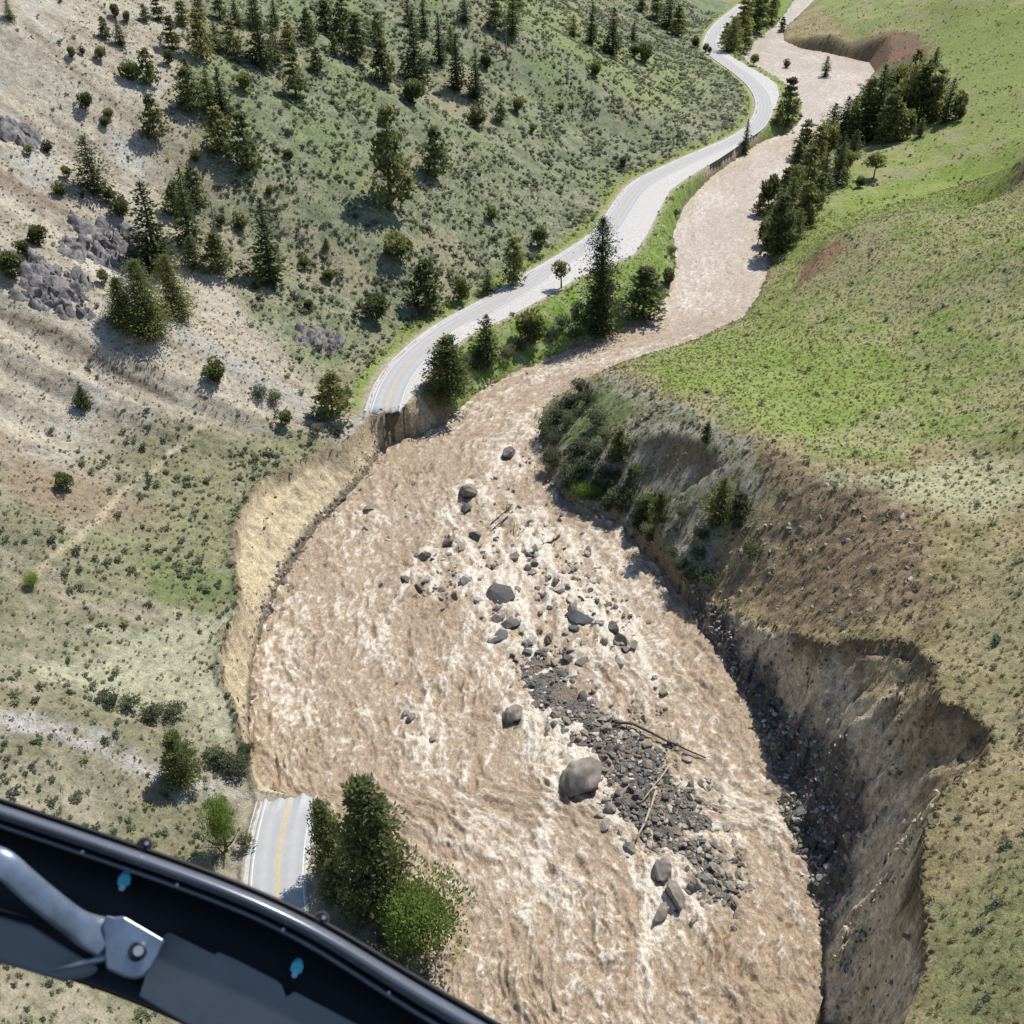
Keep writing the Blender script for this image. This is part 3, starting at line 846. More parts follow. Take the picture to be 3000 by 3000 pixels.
def strip(name, A, B, ncross, dz, mat, thick=0.0, ragged=0.0, parent=None, crown=0.0):
    """ribbon between two lines of equal length"""
    n = len(A)
    u = np.linspace(0, 1, ncross)
    V = A[:, None] * (1 - u)[None, :, None] + B[:, None] * u[None, :, None]
    V[..., 2] += dz + crown * (1 - (2 * u - 1) ** 2)[None, :]
    if ragged:
        t = (A[1] - A[0]); t /= np.linalg.norm(t)
        V[0] -= t * (ragged * (.45 + 1.3 * fbm(u * 3.1, u * 0 + 3.3, 3, 77, .5))[:, None])
    U = np.broadcast_to(u[None, :], (n, ncross)).ravel()
    V = V.reshape(-1, 3)
    idx = np.arange(n * ncross).reshape(n, ncross)
    q = np.stack([idx[:-1, :-1], idx[:-1, 1:], idx[1:, 1:], idx[1:, :-1]], -1).reshape(-1, 4)
    if thick:
        V2 = V - [0, 0, thick]
        o = len(V)
        rim = np.concatenate([idx[0, :], idx[1:, -1], idx[-1, -2::-1], idx[-2:0:-1, 0]])
        r2 = np.roll(rim, -1)
        side = np.stack([rim, rim + o, r2 + o, r2], -1)
        q = np.vstack([q, q[:, ::-1] + o, side])
        V = np.vstack([V, V2]); U = np.concatenate([U, U])
    me = mesh_np(name, V, q, smooth=False)
    add_f(me, "across", U)
    return link(name, me, mat, parent)


def road_material(name, base, dark):
    m, nt, b = new_mat(name)
    geo = N(nt, "ShaderNodeNewGeometry")
    ac = N(nt, "ShaderNodeAttribute", attribute_name="across")
    f = noise_tex(nt, geo.outputs["Position"], .8, 5, .6)
    g = noise_tex(nt, geo.outputs["Position"], 14, 3, .6)
    # wheel tracks, four along the two lanes
    mu = N(nt, "ShaderNodeMath", operation='MULTIPLY', inp={1: 4 * 2 * math.pi}); nt.links.new(ac.outputs["Fac"], mu.inputs[0])
    co = N(nt, "ShaderNodeMath", operation='COSINE'); nt.links.new(mu.outputs[0], co.inputs[0])
    ma = N(nt, "ShaderNodeMath", operation='MULTIPLY_ADD', inp={1: .10, 2: .42}); nt.links.new(co.outputs[0], ma.inputs[0])
    ad = N(nt, "ShaderNodeMath", operation='ADD'); nt.links.new(ma.outputs[0], ad.inputs[0])
    h = N(nt, "ShaderNodeMath", operation='MULTIPLY_ADD', inp={1: .5, 2: -.18}); nt.links.new(f, h.inputs[0]); nt.links.new(h.outputs[0], ad.inputs[1])
    c = ramp(nt, ad.outputs[0], [(.2, dark), (.75, base)])
    c = mixc(nt, 1.0, c, ramp(nt, g, [(.3, (.85, .85, .85)), (.7, (1.12, 1.12, 1.12))]), 'MULTIPLY')
    nt.links.new(c, b.inputs["Base Color"])
    b.inputs["Roughness"].default_value = .9
    return m


m_asph = road_material("worn_asphalt", (.46, .46, .455), (.35, .35, .35))
m_shoulder = simple_mat("pale_gravel_shoulder", (.52, .50, .46), .95, .15, 1.5)
m_white = simple_mat("white_road_paint", (.66, .66, .64), .7, .12, 4)
m_yellow = simple_mat("yellow_road_paint", (.62, .42, .10), .7, .15, 4)


def build_road(name, L, R, width, inset, ragged):
    A = resample(L, 1.2)
    B = offset_line(A, width + inset); A2 = offset_line(A, inset)
    # gravel bed below the pavement: from L to R by equal fraction
    Rr = np.stack([np.interp(A[:, 1], mono(R)[:, 1], mono(R)[:, i]) for i in range(3)], -1)
    Rr[:, 1] = A[:, 1]
    strip(name + "_shoulder", offset_line(A, -.9), Rr, 5, -.05, m_shoulder)["kind"] = "structure"
    road = strip(name, A2, B, 33, .02, m_asph, thick=.28, ragged=ragged)
    road["kind"] = "structure"
    lines = []
    for nm, off, wd, mt in (("edge_line", .28, .16, m_white), ("edge_line", width - .44, .16, m_white), ("centre_line", width / 2 - .2, .13, m_yellow), ("centre_line", width / 2 + .07, .13, m_yellow)):
        a = offset_line(A2, off); b = offset_line(A2, off + wd)
        strip(nm, a, b, 2, .035, mt, parent=road)
    return road


strip_far = build_road("road", FL[:-2], FR[:-2], 6.7, .3, 1.6)
strip_near = build_road("road_stub", NL[::-1], NR[::-1] + [0, 0, 0], -6.9, -.35, .8) if False else None


def rev_near():
    A = resample(NL[::-1], 1.0)            # walk from the broken end towards the viewer: the road lies to the left
    A2 = offset_line(A, -.35); B = offset_line(A, -.35 - 6.9)
    Rr = np.stack([np.interp(A[:, 1], mono(NR)[:, 1], mono(NR)[:, i]) for i in range(3)], -1); Rr[:, 1] = A[:, 1]
    strip("road_shoulder", Rr, offset_line(A, .6), 5, -.05, m_shoulder)["kind"] = "structure"
    road = strip("road", B, A2, 33, .02, m_asph, thick=.28, ragged=1.5)
    road["kind"] = "structure"
    for nm, off, wd, mt in (("edge_line", .3, .16, m_white), ("edge_line", 6.45, .16, m_white), ("centre_line", 3.25, .13, m_yellow), ("centre_line", 3.5, .13, m_yellow)):
        strip(nm, offset_line(A2, -off - wd), offset_line(A2, -off), 2, .035, mt, parent=road)


rev_near()

# ------------------------------------------------------------------ rocks
_ico = None


def icosphere(sub):
    import bmesh
    bm = bmesh.new(); bmesh.ops.create_icosphere(bm, subdivisions=sub, radius=1.0)
    v = np.array([p.co[:] for p in bm.verts]); f = np.array([[q.index for q in p.verts] for p in bm.faces])
    bm.free()
    return v, f


def rock_mesh(name, seed, sub=2, cuts=9, rough=.12, sq=(1, .8, .62)):
    """stone: a ball planed off by random flats, then roughened"""
    r = np.random.default_rng(seed)
    v, f = icosphere(sub)
    v = v.copy()
    for _ in range(cuts):
        n = r.normal(size=3); n /= np.linalg.norm(n)
        h = r.uniform(.55, .84)
        d = v @ n - h
        v = v - np.maximum(d, 0)[:, None] * n * .96
    v *= (1 + rough * (fbm(v[:, 0] * 2 + 9 * seed, v[:, 1] * 2 + v[:, 2] * 1.7, 3, seed)))[:, None]
    v *= np.array(sq)
    me = mesh_np(name, v, f, smooth=False)
    return me


def hull_mesh(name, seed, n=16, sq=(1, .8, .6), jag=.35):
    """angular stone: convex hull of random points on a squashed ball"""
    import bmesh
    r = np.random.default_rng(seed)
    p = r.normal(size=(n, 3)); p /= np.linalg.norm(p, axis=1)[:, None]
    p *= r.uniform(1 - jag, 1.05, n)[:, None]
    p *= np.array(sq)
    bm = bmesh.new()
    for v in p: bm.verts.new(v)
    res = bmesh.ops.convex_hull(bm, input=bm.verts)
    bmesh.ops.delete(bm, geom=[e for e in res["geom_interior"] if isinstance(e, bmesh.types.BMVert)], context='VERTS')
    me = bpy.data.meshes.new(name); bm.to_mesh(me); bm.free()
    return me


def rock_mat(name, c1, c2, rough=.75):
    m, nt, b = new_mat(name)
    tc = N(nt, "ShaderNodeTexCoord"); oi = N(nt, "ShaderNodeObjectInfo")
    f = noise_tex(nt, tc.outputs["Object"], 2.3, 6, .65)
    c = ramp(nt, f, [(.3, c2), (.7, c1)])
    v = ramp(nt, oi.outputs["Random"], [(0, (.45, .45, .47)), (.35, (.8, .78, .76)), (.55, (1.25, 1.05, .85)), (.75, (1.35, 1.32, 1.28)), (1, (2.7, 2.6, 2.45))])
    c = mixc(nt, 1.0, c, v, 'MULTIPLY')
    nt.links.new(c, b.inputs["Base Color"])
    b.inputs["Roughness"].default_value = rough
    b.inputs["Specular IOR Level"].default_value = .35
    bn = N(nt, "ShaderNodeBump", inp={"Strength": .6, "Distance": .1})
    nt.links.new(f, bn.inputs["Height"]); nt.links.new(bn.outputs[0], b.inputs["Normal"])
    return m


m_rock = rock_mat("wet_grey_stone", (.27, .25, .225), (.125, .12, .112))
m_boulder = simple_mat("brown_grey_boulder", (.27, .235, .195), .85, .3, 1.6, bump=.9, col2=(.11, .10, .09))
_nt = m_boulder.node_tree; _b = _nt.nodes["Principled BSDF"]                # dark lower half: painted shade along with a soaked band at the waterline
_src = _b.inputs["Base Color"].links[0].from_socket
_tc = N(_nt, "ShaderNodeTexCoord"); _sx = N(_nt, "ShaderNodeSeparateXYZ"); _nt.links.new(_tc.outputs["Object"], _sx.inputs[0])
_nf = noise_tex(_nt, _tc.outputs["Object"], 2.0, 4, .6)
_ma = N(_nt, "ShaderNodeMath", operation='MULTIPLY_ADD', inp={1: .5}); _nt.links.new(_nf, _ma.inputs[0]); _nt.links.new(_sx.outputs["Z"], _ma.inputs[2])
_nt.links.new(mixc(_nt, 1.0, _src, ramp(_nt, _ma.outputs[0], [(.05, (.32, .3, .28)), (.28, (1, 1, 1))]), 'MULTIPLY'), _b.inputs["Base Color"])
m_slab = rock_mat("dark_slate_slab", (.115, .12, .125), (.06, .063, .068))
m_crag = simple_mat("grey_crag_rock", (.235, .22, .21), .95, .25, 1.1, bump=1.0, col2=(.06, .055, .055))
m_clay = simple_mat("pale_dry_clay", (.44, .37, .26), .95, .2, 2, bump=.5)

ROCKS = [hull_mesh("stone", 10 + i, 15 + i, [(1, .8, .6), (1, .62, .5), (.9, .85, .75), (1, .7, .45), (1, .9, .55), (1, .6, .6)][i % 6], .3) for i in range(8)]
BIG = [rock_mesh("boulder", 30 + i, 4, 26, .16, [(1, .85, .8), (1, .8, .7), (1, .55, .55)][i % 3]) for i in range(4)]
SLAB = [hull_mesh("rock_slab", 50 + i, 13, (1, .8, .42), .3) for i in range(3)]
for me in ROCKS: me.materials.append(m_rock)
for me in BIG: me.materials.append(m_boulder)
for me in SLAB: me.materials.append(m_slab)

# gravel bar in the flood
BAR_PX = [(985, 1205), (1020, 1222), (1050, 1250), (1100, 1285), (1150, 1325), (1200, 1365), (1250, 1405), (1290, 1450), (1330, 1490), (1355, 1540), (1365, 1600),
          (1388, 1660), (1398, 1715), (1330, 1722), (1290, 1690), (1260, 1640), (1205, 1595), (1150, 1545), (1136, 1490), (1120, 1440), (1085, 1410), (1060, 1370), (1010, 1362),
          (962, 1345), (978, 1300), (985, 1255)]
BAR = pts_z([(a, b, .5) for a, b in BAR_PX])[:, :2]
lo, hi = BAR.min(0) - 4, BAR.max(0) + 4
gx = np.arange(lo[0], hi[0], .3); gy = np.arange(lo[1], hi[1], .3)
bx, by = np.meshgrid(gx, gy)


def bar_h(x, y):
    d = poly_dist(x, y, np.vstack([BAR, BAR[:1]]))
    d = np.where(inside(x, y, BAR), d, -d) + 2.6 * fbm(x / 3.0, y / 3.0, 3, 400)
    return -.95 + 1.25 * sstep(-1.8, 2.2, d) + .42 * fbm(x / 1.5, y / 1.5, 3, 401) + .35 * sstep(1, 5, d)


bz = bar_h(bx.ravel(), by.ravel())
idx = np.arange(bx.size).reshape(bx.shape)
q = np.stack([idx[:-1, :-1], idx[:-1, 1:], idx[1:, 1:], idx[1:, :-1]], -1).reshape(-1, 4)
bar_me = mesh_np("gravel_bar", np.stack([bx.ravel(), by.ravel(), bz], -1), q)
m_bar, nt, b = new_mat("dark_wet_gravel")
geo = N(nt, "ShaderNodeNewGeometry")
vo = N(nt, "ShaderNodeTexVoronoi", inp={"Scale": 3.4}); nt.links.new(geo.outputs["Position"], vo.inputs["Vector"])
vo2 = N(nt, "ShaderNodeTexVoronoi", inp={"Scale": 9.0}); nt.links.new(geo.outputs["Position"], vo2.inputs["Vector"])
sep = N(nt, "ShaderNodeSeparateColor"); nt.links.new(vo.outputs["Color"], sep.inputs[0])
sep2 = N(nt, "ShaderNodeSeparateColor"); nt.links.new(vo2.outputs["Color"], sep2.inputs[0])
c = mixc(nt, .5, ramp(nt, sep.outputs[0], [(0, (.05, .05, .05)), (.6, (.125, .118, .11)), (.8, (.19, .15, .12)), (1, (.30, .28, .25))]), ramp(nt, sep2.outputs[1], [(0, (.045, .045, .045)), (1, (.17, .165, .155))]))
mud = noise_tex(nt, geo.outputs["Position"], .35, 4, .6)
c = mixc(nt, ramp(nt, mud, [(.44, (0, 0, 0)), (.60, (.75, .75, .75))]), c, (.235, .18, .125))
nt.links.new(c, b.inputs["Base Color"]); b.inputs["Roughness"].default_value = .7
bn = N(nt, "ShaderNodeBump", inp={"Strength": 1.0, "Distance": .2}); bn.invert = True
nt.links.new(vo.outputs["Distance"], bn.inputs["Height"]); nt.links.new(bn.outputs[0], b.inputs["Normal"])
tag(link("gravel_bar", bar_me, m_bar), kind="structure")

# stone spots
sx = rng.uniform(lo[0], hi[0], 9000); sy = rng.uniform(lo[1], hi[1], 9000)
dd = poly_dist(sx, sy, np.vstack([BAR, BAR[:1]]))
ins = inside(sx, sy, BAR)
ok = ins | (dd < 2.2)
sx, sy, dd, ins = sx[ok], sy[ok], dd[ok], ins[ok]
pyy = project(np.stack([sx, sy, sx * 0 + .5], -1))[1]
fine = (pyy < 1330) & ins & (dd > 2.0)                    # the smooth dark sandy upper part has few big stones
kp = rng.uniform(size=len(sx)) < np.where(fine, .2, .8)
sx, sy, ins = sx[kp], sy[kp], ins[kp]
ssz = np.clip(np.exp(rng.normal(-1.12, .5, len(sx))), .12, 1.05) * np.where(pyy[kp] < 1340, .8, 1.0)
order = np.argsort(-ssz)
sx, sy, ssz = sx[order], sy[order], ssz[order]
sz_ = np.maximum(bar_h(sx, sy), -.1)


def rand_rot():
    return (random.uniform(-.35, .35), random.uniform(-.35, .35), random.uniform(0, 6.28))


IND = 130
BARMARK = [(*at_z(a, b_, .6)[:2], w_) for a, b_, w_ in [(1094, 1490, "beside the huge boulder"), (1260, 1690, "by the three tail boulders"), (1230, 1510, "around the bleached trunks"), (1240, 1390, "near the long dark log"), (1000, 1330, "by the brown rounded boulder"), (1010, 1220, "at its upstream tip"), (1370, 1690, "at its far downstream corner"), (1330, 1560, "along its cliff-facing edge")]]
for i in range(IND):
    o = link("stone", ROCKS[i % len(ROCKS)], None, None, (sx[i], sy[i], sz_[i] + ssz[i] * .25), rand_rot(), (ssz[i],) * 3)
    dB = min(((sx[i] - bq[0]) ** 2 + (sy[i] - bq[1]) ** 2, bq[2]) for bq in BARMARK)[1]
    tag(o, f"{'large' if ssz[i] > .75 else 'middling' if ssz[i] > .6 else 'smallish'} angular grey stone on the gravel bar {dB}", "stone", "stones strewn over the gravel bar")


# ---- instanced ground stuff through geometry nodes
def stuff(name, pts, rots, scls, protos, label, cat, pid=None):
    me = bpy.data.meshes.new(name)
    me.vertices.add(len(pts)); me.vertices.foreach_set("co", np.asarray(pts, np.float32).ravel())
    add_f(me, "rot", rots, 'FLOAT_VECTOR'); add_f(me, "scl", scls, 'FLOAT_VECTOR')
    a = me.attributes.new("pid", 'INT', 'POINT')
    a.data.foreach_set("value", (rng.integers(0, len(protos), len(pts)) if pid is None else pid).astype(np.int32))
    ob = link(name, me)
    pc = bpy.data.collections.new(name + "_shapes")
    for p_ in protos:
        pc.objects.link(p_)
    ng = bpy.data.node_groups.new(name + "_scatter", 'GeometryNodeTree')
    ng.interface.new_socket("Geometry", in_out='INPUT', socket_type='NodeSocketGeometry')
    ng.interface.new_socket("Geometry", in_out='OUTPUT', socket_type='NodeSocketGeometry')
    gi = ng.nodes.new("NodeGroupInput"); go = ng.nodes.new("NodeGroupOutput")
    m2p = ng.nodes.new("GeometryNodeMeshToPoints")
    iop = ng.nodes.new("GeometryNodeInstanceOnPoints")
    ci = ng.nodes.new("GeometryNodeCollectionInfo")
    ci.inputs["Collection"].default_value = pc
    ci.inputs["Separate Children"].default_value = True
    ci.inputs["Reset Children"].default_value = True
    iop.inputs["Pick Instance"].default_value = True

    def na(nm, dt):
        n = ng.nodes.new("GeometryNodeInputNamedAttribute"); n.data_type = dt; n.inputs["Name"].default_value = nm
        return n.outputs["Attribute"]
    ng.links.new(gi.outputs[0], m2p.inputs["Mesh"])
    ng.links.new(m2p.outputs[0], iop.inputs["Points"])
    ng.links.new(ci.outputs[0], iop.inputs["Instance"])
    e2r = ng.nodes.new("FunctionNodeEulerToRotation")
    ng.links.new(na("rot", 'FLOAT_VECTOR'), e2r.inputs[0]); ng.links.new(e2r.outputs[0], iop.inputs["Rotation"])
    ng.links.new(na("scl", 'FLOAT_VECTOR'), iop.inputs["Scale"])
    ng.links.new(na("pid", 'INT'), iop.inputs["Instance Index"])
    ng.links.new(iop.outputs[0], go.inputs[0])
    md = ob.modifiers.new("scatter", 'NODES'); md.node_group = ng
    return tag(ob, label, cat, kind="stuff")


stone_protos = [o for o in bpy.data.objects if o.name.startswith("stone")][:6]


def rots(n, tilt=.3):
    return np.stack([rng.uniform(-tilt, tilt, n), rng.uniform(-tilt, tilt, n), rng.uniform(0, 6.28, n)], -1)


n = len(sx) - IND
s3 = ssz[IND:, None] * rng.uniform(.8, 1.2, (n, 3))
stuff("gravel_stones", np.stack([sx[IND:], sy[IND:], sz_[IND:] + .2 * ssz[IND:]], -1), rots(n), s3, stone_protos,
      "small grey stones covering the gravel bar", "gravel")

# boulders standing in the flood, each at its traced place: px, py, width px, kind
BOULD = [(960, 858, 30, 'b', 'rounded grey boulder splitting the flow below the broken road end'), (884, 934, 44, 'b', 'long grey boulder with a smaller stone at its downstream side'),
         (940, 1122, 64, 's', 'large dark pointed slab standing out of the brown flood'),
         (962, 1172, 50, 's', 'dark flat slab just downstream of the large pointed slab'), (944, 1198, 40, 's', None),
         (1098, 1164, 62, 's', 'broad grey slab with a raised edge among rubble'), (1094, 1480, 84, 'B', 'huge round boulder with pale top beside the gravel bar'),
         (1250, 1647, 48, 'B', None), (1274, 1692, 60, 'B', 'elongated grey boulder between two rounder ones at the bar tail'), (1249, 1727, 44, 'B', None),
         (966, 1354, 42, 'B', 'brown rounded boulder at the side of the dark sandy bar'), (1048, 1352, 26, 'b', None), (1188, 1600, 26, 'b', None), (1150, 1528, 30, 'b', None)]
SMALL = [(880, 962, 22), (765, 1096, 20), (790, 1112, 22), (770, 1122, 20), (802, 1100, 18), (880, 1097, 26), (906, 1092, 18), (1050, 1102, 22), (1066, 1110, 22), (970, 1052, 24), (1012, 1040, 24),
         (998, 1048, 16), (802, 1052, 26), (785, 1048, 14), (865, 1022, 18), (872, 1036, 22), (776, 1354, 22), (764, 1344, 18), (816, 1396, 14), (1003, 1212, 26), (996, 1230, 22), (1100, 1250, 30),
         (1070, 1244, 26), (1108, 1046, 18), (1085, 1188, 24), (1080, 1150, 22), (1130, 1178, 22), (1160, 1186, 30), (1172, 1210, 30), (1196, 1222, 26), (1180, 1228, 20), (1148, 1142, 18), (750, 1285, 10), (836, 1148, 10),
         (920, 1070, 14), (1015, 1110, 14), (1035, 1090, 12), (860, 1000, 10), (1120, 1100, 14), (1060, 1130, 16), (1020, 1190, 20), (1040, 1205, 22), (985, 1190, 16), (930, 1210, 22), (1140, 1210, 16), (720, 1100, 10),
         (1032, 918, 12), (980, 960, 14), (1000, 985, 12), (1100, 1005, 10), (940, 1040, 12), (790, 1015, 10), (1275, 1520, 16), (1000, 875, 10), (690, 1000, 14), (730, 1020, 12), (1215, 1560, 18), (1240, 1580, 18),
         (1180, 1480, 16), (1165, 1500, 18), (1200, 1510, 18), (1300, 1560, 18), (1320, 1610, 16), (1345, 1640, 18), (1290, 1600, 18), (1150, 1440, 14)]


def place_rock(px, py, w, me, name, sink=.25):
    p0 = at_z(px, py, .3)
    zc_ = project(p0)[2]
    wm = 1.25 * w * K * zc_ / F
    onbar = inside(np.array([p0[0]]), np.array([p0[1]]), BAR)[0]
    base = max(float(bar_h(p0[0:1], p0[1:2])[0]), 0) if onbar else 0.0
    s_ = wm / 2
    return link(name, me, None, None, (p0[0], p0[1], base + s_ * sink), (0, 0, random.uniform(0, 6.28)), (s_, s_, s_))


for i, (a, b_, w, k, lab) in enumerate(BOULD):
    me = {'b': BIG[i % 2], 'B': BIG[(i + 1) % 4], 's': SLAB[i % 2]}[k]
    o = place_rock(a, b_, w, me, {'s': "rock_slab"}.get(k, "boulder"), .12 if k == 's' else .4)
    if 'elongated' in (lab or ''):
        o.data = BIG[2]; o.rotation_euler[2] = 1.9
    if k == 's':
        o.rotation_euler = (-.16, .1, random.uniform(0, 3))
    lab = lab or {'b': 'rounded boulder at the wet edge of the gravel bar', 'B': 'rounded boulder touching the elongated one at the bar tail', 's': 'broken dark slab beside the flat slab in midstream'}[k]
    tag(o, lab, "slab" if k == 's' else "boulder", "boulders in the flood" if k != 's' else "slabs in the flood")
r_ = np.random.default_rng(77)
ROCKMARK = [(960, 858, "below the broken road end"), (884, 934, "by the long grey boulder"), (950, 975, "around the midstream snag"), (1050, 1015, "beside the dark broken log"), (940, 1122, "around the large pointed slab"),
            (962, 1190, "by the flat dark slab"), (1098, 1164, "around the broad grey slab"), (1175, 1215, "in the rubble below the broad slab"), (1020, 1225, "at the gravel bar's upstream tip"), (790, 1108, "in the cluster off the washed-out bank"),
            (800, 1050, "upstream of the cluster off the washed-out bank"), (776, 1352, "alone in the wide flow"), (1100, 1290, "along the bar's cliff-facing edge"), (1180, 1490, "at the foot of the bleached trunks"), (1310, 1590, "on the bar's lower fringe"), (700, 960, "near the foot of the washed-out bank"), (1010, 1045, "between snag and pointed slab"), (880, 1030, "upstream of the pointed slab")]
for cx_, cy_, sx_, sy_, n_ in [(880, 1030, 60, 45, 16), (1000, 1050, 50, 40, 14), (940, 1140, 50, 40, 14), (1100, 1130, 60, 40, 22), (1160, 1215, 45, 30, 20), (1030, 1230, 50, 25, 16), (790, 1110, 30, 20, 7), (700, 960, 60, 50, 6), (1090, 1290, 40, 30, 10), (1230, 1300, 40, 60, 4)]:
    for _ in range(n_):
        SMALL.append((cx_ + r_.normal(0, sx_ * .6), cy_ + r_.normal(0, sy_ * .6), float(np.clip(np.exp(r_.normal(2.45, .4)), 6, 28))))
for a, b_, w in SMALL:
    o = place_rock(a, b_, w, ROCKS[random.randrange(8)], "stone", .3)
    o.location.z += .22
    o.rotation_euler = rand_rot()
    near_b = min((math.hypot(a - q[0], (b_ - q[1]) * 1.5), q[2]) for q in ROCKMARK)[1]
    tag(o, f"{'big' if w > 24 else 'medium' if w > 15 else 'small'} dark rock in the brown water {near_b}", "stone", "rocks breaking the surface of the flood")

# half-drowned stones too many and too small to place singly
dp_, ds_ = [], []
for cx_, cy_, sx_, sy_, n_ in [(930, 930, 70, 50, 34), (1000, 1000, 60, 50, 44), (900, 1060, 70, 40, 40), (1080, 1080, 60, 40, 46), (1010, 1150, 60, 40, 46), (1150, 1170, 50, 40, 46), (820, 1090, 40, 30, 24), (760, 940, 60, 40, 14), (1060, 1230, 60, 30, 40), (990, 870, 40, 20, 10), (1230, 1350, 30, 40, 26), (1390, 1640, 12, 50, 20)]:
    for _ in range(n_):
        p_ = at_z(cx_ + r_.normal(0, sx_ * .6), cy_ + r_.normal(0, sy_ * .6), .32)
        dp_.append(p_); ds_.append(float(np.clip(np.exp(r_.normal(-1.0, .4)), .15, .8)))
stuff("flood_stones", np.array(dp_), rots(len(dp_), .3), np.array(ds_)[:, None] * rng.uniform(.8, 1.3, (len(dp_), 3)), stone_protos, "small half-drowned stones scattered through the middle of the flood", "stones")

# ------------------------------------------------------------------ driftwood
m_log = simple_mat("dark_wet_bark", (.10, .07, .045), .9, .3, 3)
m_pale = simple_mat("bleached_driftwood", (.50, .41, .29), .85, .2, 3)


def tube(P, R, n=7, cap=True):
    P = np.asarray(P, float); V = []; Fc = []
    for i, p_ in enumerate(P):
        t = P[min(i + 1, len(P) - 1)] - P[max(i - 1, 0)]
        t /= np.linalg.norm(t) + 1e-9
        a = np.cross(t, [0, 0, 1.0] if abs(t[2]) < .9 else [1.0, 0, 0]); a /= np.linalg.norm(a)
        b_ = np.cross(t, a)
        for k in range(n):
            an = 2 * math.pi * k / n
            V.append(p_ + R[i] * (math.cos(an) * a + math.sin(an) * b_))
    for i in range(len(P) - 1):
        for k in range(n):
            k2 = (k + 1) % n
            Fc.append((i * n + k, i * n + k2, (i + 1) * n + k2, (i + 1) * n + k))
    V = np.array(V)
    if cap:
        c0 = len(V); V = np.vstack([V, P[0], P[-1]])
        for k in range(n):
            k2 = (k + 1) % n
            Fc.append((c0, k2, k, k)); Fc.append((c0 + 1, (len(P) - 1) * n + k, (len(P) - 1) * n + k2, (len(P) - 1) * n + k2))
    return V, Fc


def merge(parts):
    V = []; Fc = []; o = 0
    for v, f in parts:
        V.append(v); Fc += [tuple(i + o for i in q_) for q_ in f]; o += len(v)
    return np.vstack(V), Fc


def mesh_py(name, V, Fc, smooth=True):
    me = bpy.data.meshes.new(name)
    cl_ = []
    for f in Fc:
        g = []
        for i in f:
            if i not in g: g.append(i)
        if len(g) > 2: cl_.append(g)
    me.from_pydata([tuple(map(float, v)) for v in V], [], cl_)
    me.polygons.foreach_set("use_smooth", [smooth] * len(me.polygons))
    me.update()
    return me


def log(px, z, r0, r1, mat, label):
    P = np.array([at_z(a, b_, z_) for (a, b_), z_ in zip(px, z)])
    Q = []
    for i in range(len(P) - 1):
        for t in np.linspace(0, 1, 5)[:-1]:
            Q.append(P[i] * (1 - t) + P[i + 1] * t)
    Q.append(P[-1]); Q = np.array(Q)
    base = Q[0].copy()
    Q[1:-1] += rng.normal(0, .05, (len(Q) - 2, 3))
    parts = [tube(Q - base, np.linspace(r0, r1, len(Q)))]
    for k in (len(Q) // 3, 2 * len(Q) // 3):
        d = rng.normal(0, .6, 3); d[2] = abs(d[2])
        parts.append(tube(np.array([Q[k], Q[k] + d * .7, Q[k] + d * 1.3]) - base, [r1 * .6, r1 * .45, r1 * .2], 5))
    o = link("driftwood_log", mesh_py("driftwood_log", *merge(parts)), mat, None, tuple(base))
    tag(o, label, "log", "logs stranded in the flood")


log([(1160, 1362), (1195, 1366), (1260, 1398), (1332, 1430)], [1.0, 1.1, .9, .5], .26, .10, m_log, "long dark log lying across the edge of the gravel bar")
log([(1266, 1441), (1238, 1478), (1212, 1512)], [1.3, 1.3, 1.2], .12, .09, m_pale, "short thin bleached trunk whose end meets a longer one on the bar")
log([(1238, 1492), (1222, 1538), (1202, 1582)], [1.3, 1.2, 1.0], .19, .12, m_pale, "thicker bleached trunk lying down the middle of the gravel bar")
log([(966, 952), (950, 968), (926, 988)], [.5, .6, .4], .22, .12, m_log, "brown log of the midstream snag, pointing up the flow")
log([(975, 958), (958, 975), (930, 998)], [.5, .7, .4], .2, .1, m_log, "second brown log wedged against the midstream snag")
log([(973, 962), (972, 985), (970, 1008)], [.5, .7, .4], .15, .08, m_pale, "thin pale stick of the midstream snag")
log([(1056, 1010), (1040, 1022), (1012, 1032)], [.4, .5, .3], .2, .12, m_log, "dark broken log among the rocks below the midstream snag")

# ------------------------------------------------------------------ crags on the hillside


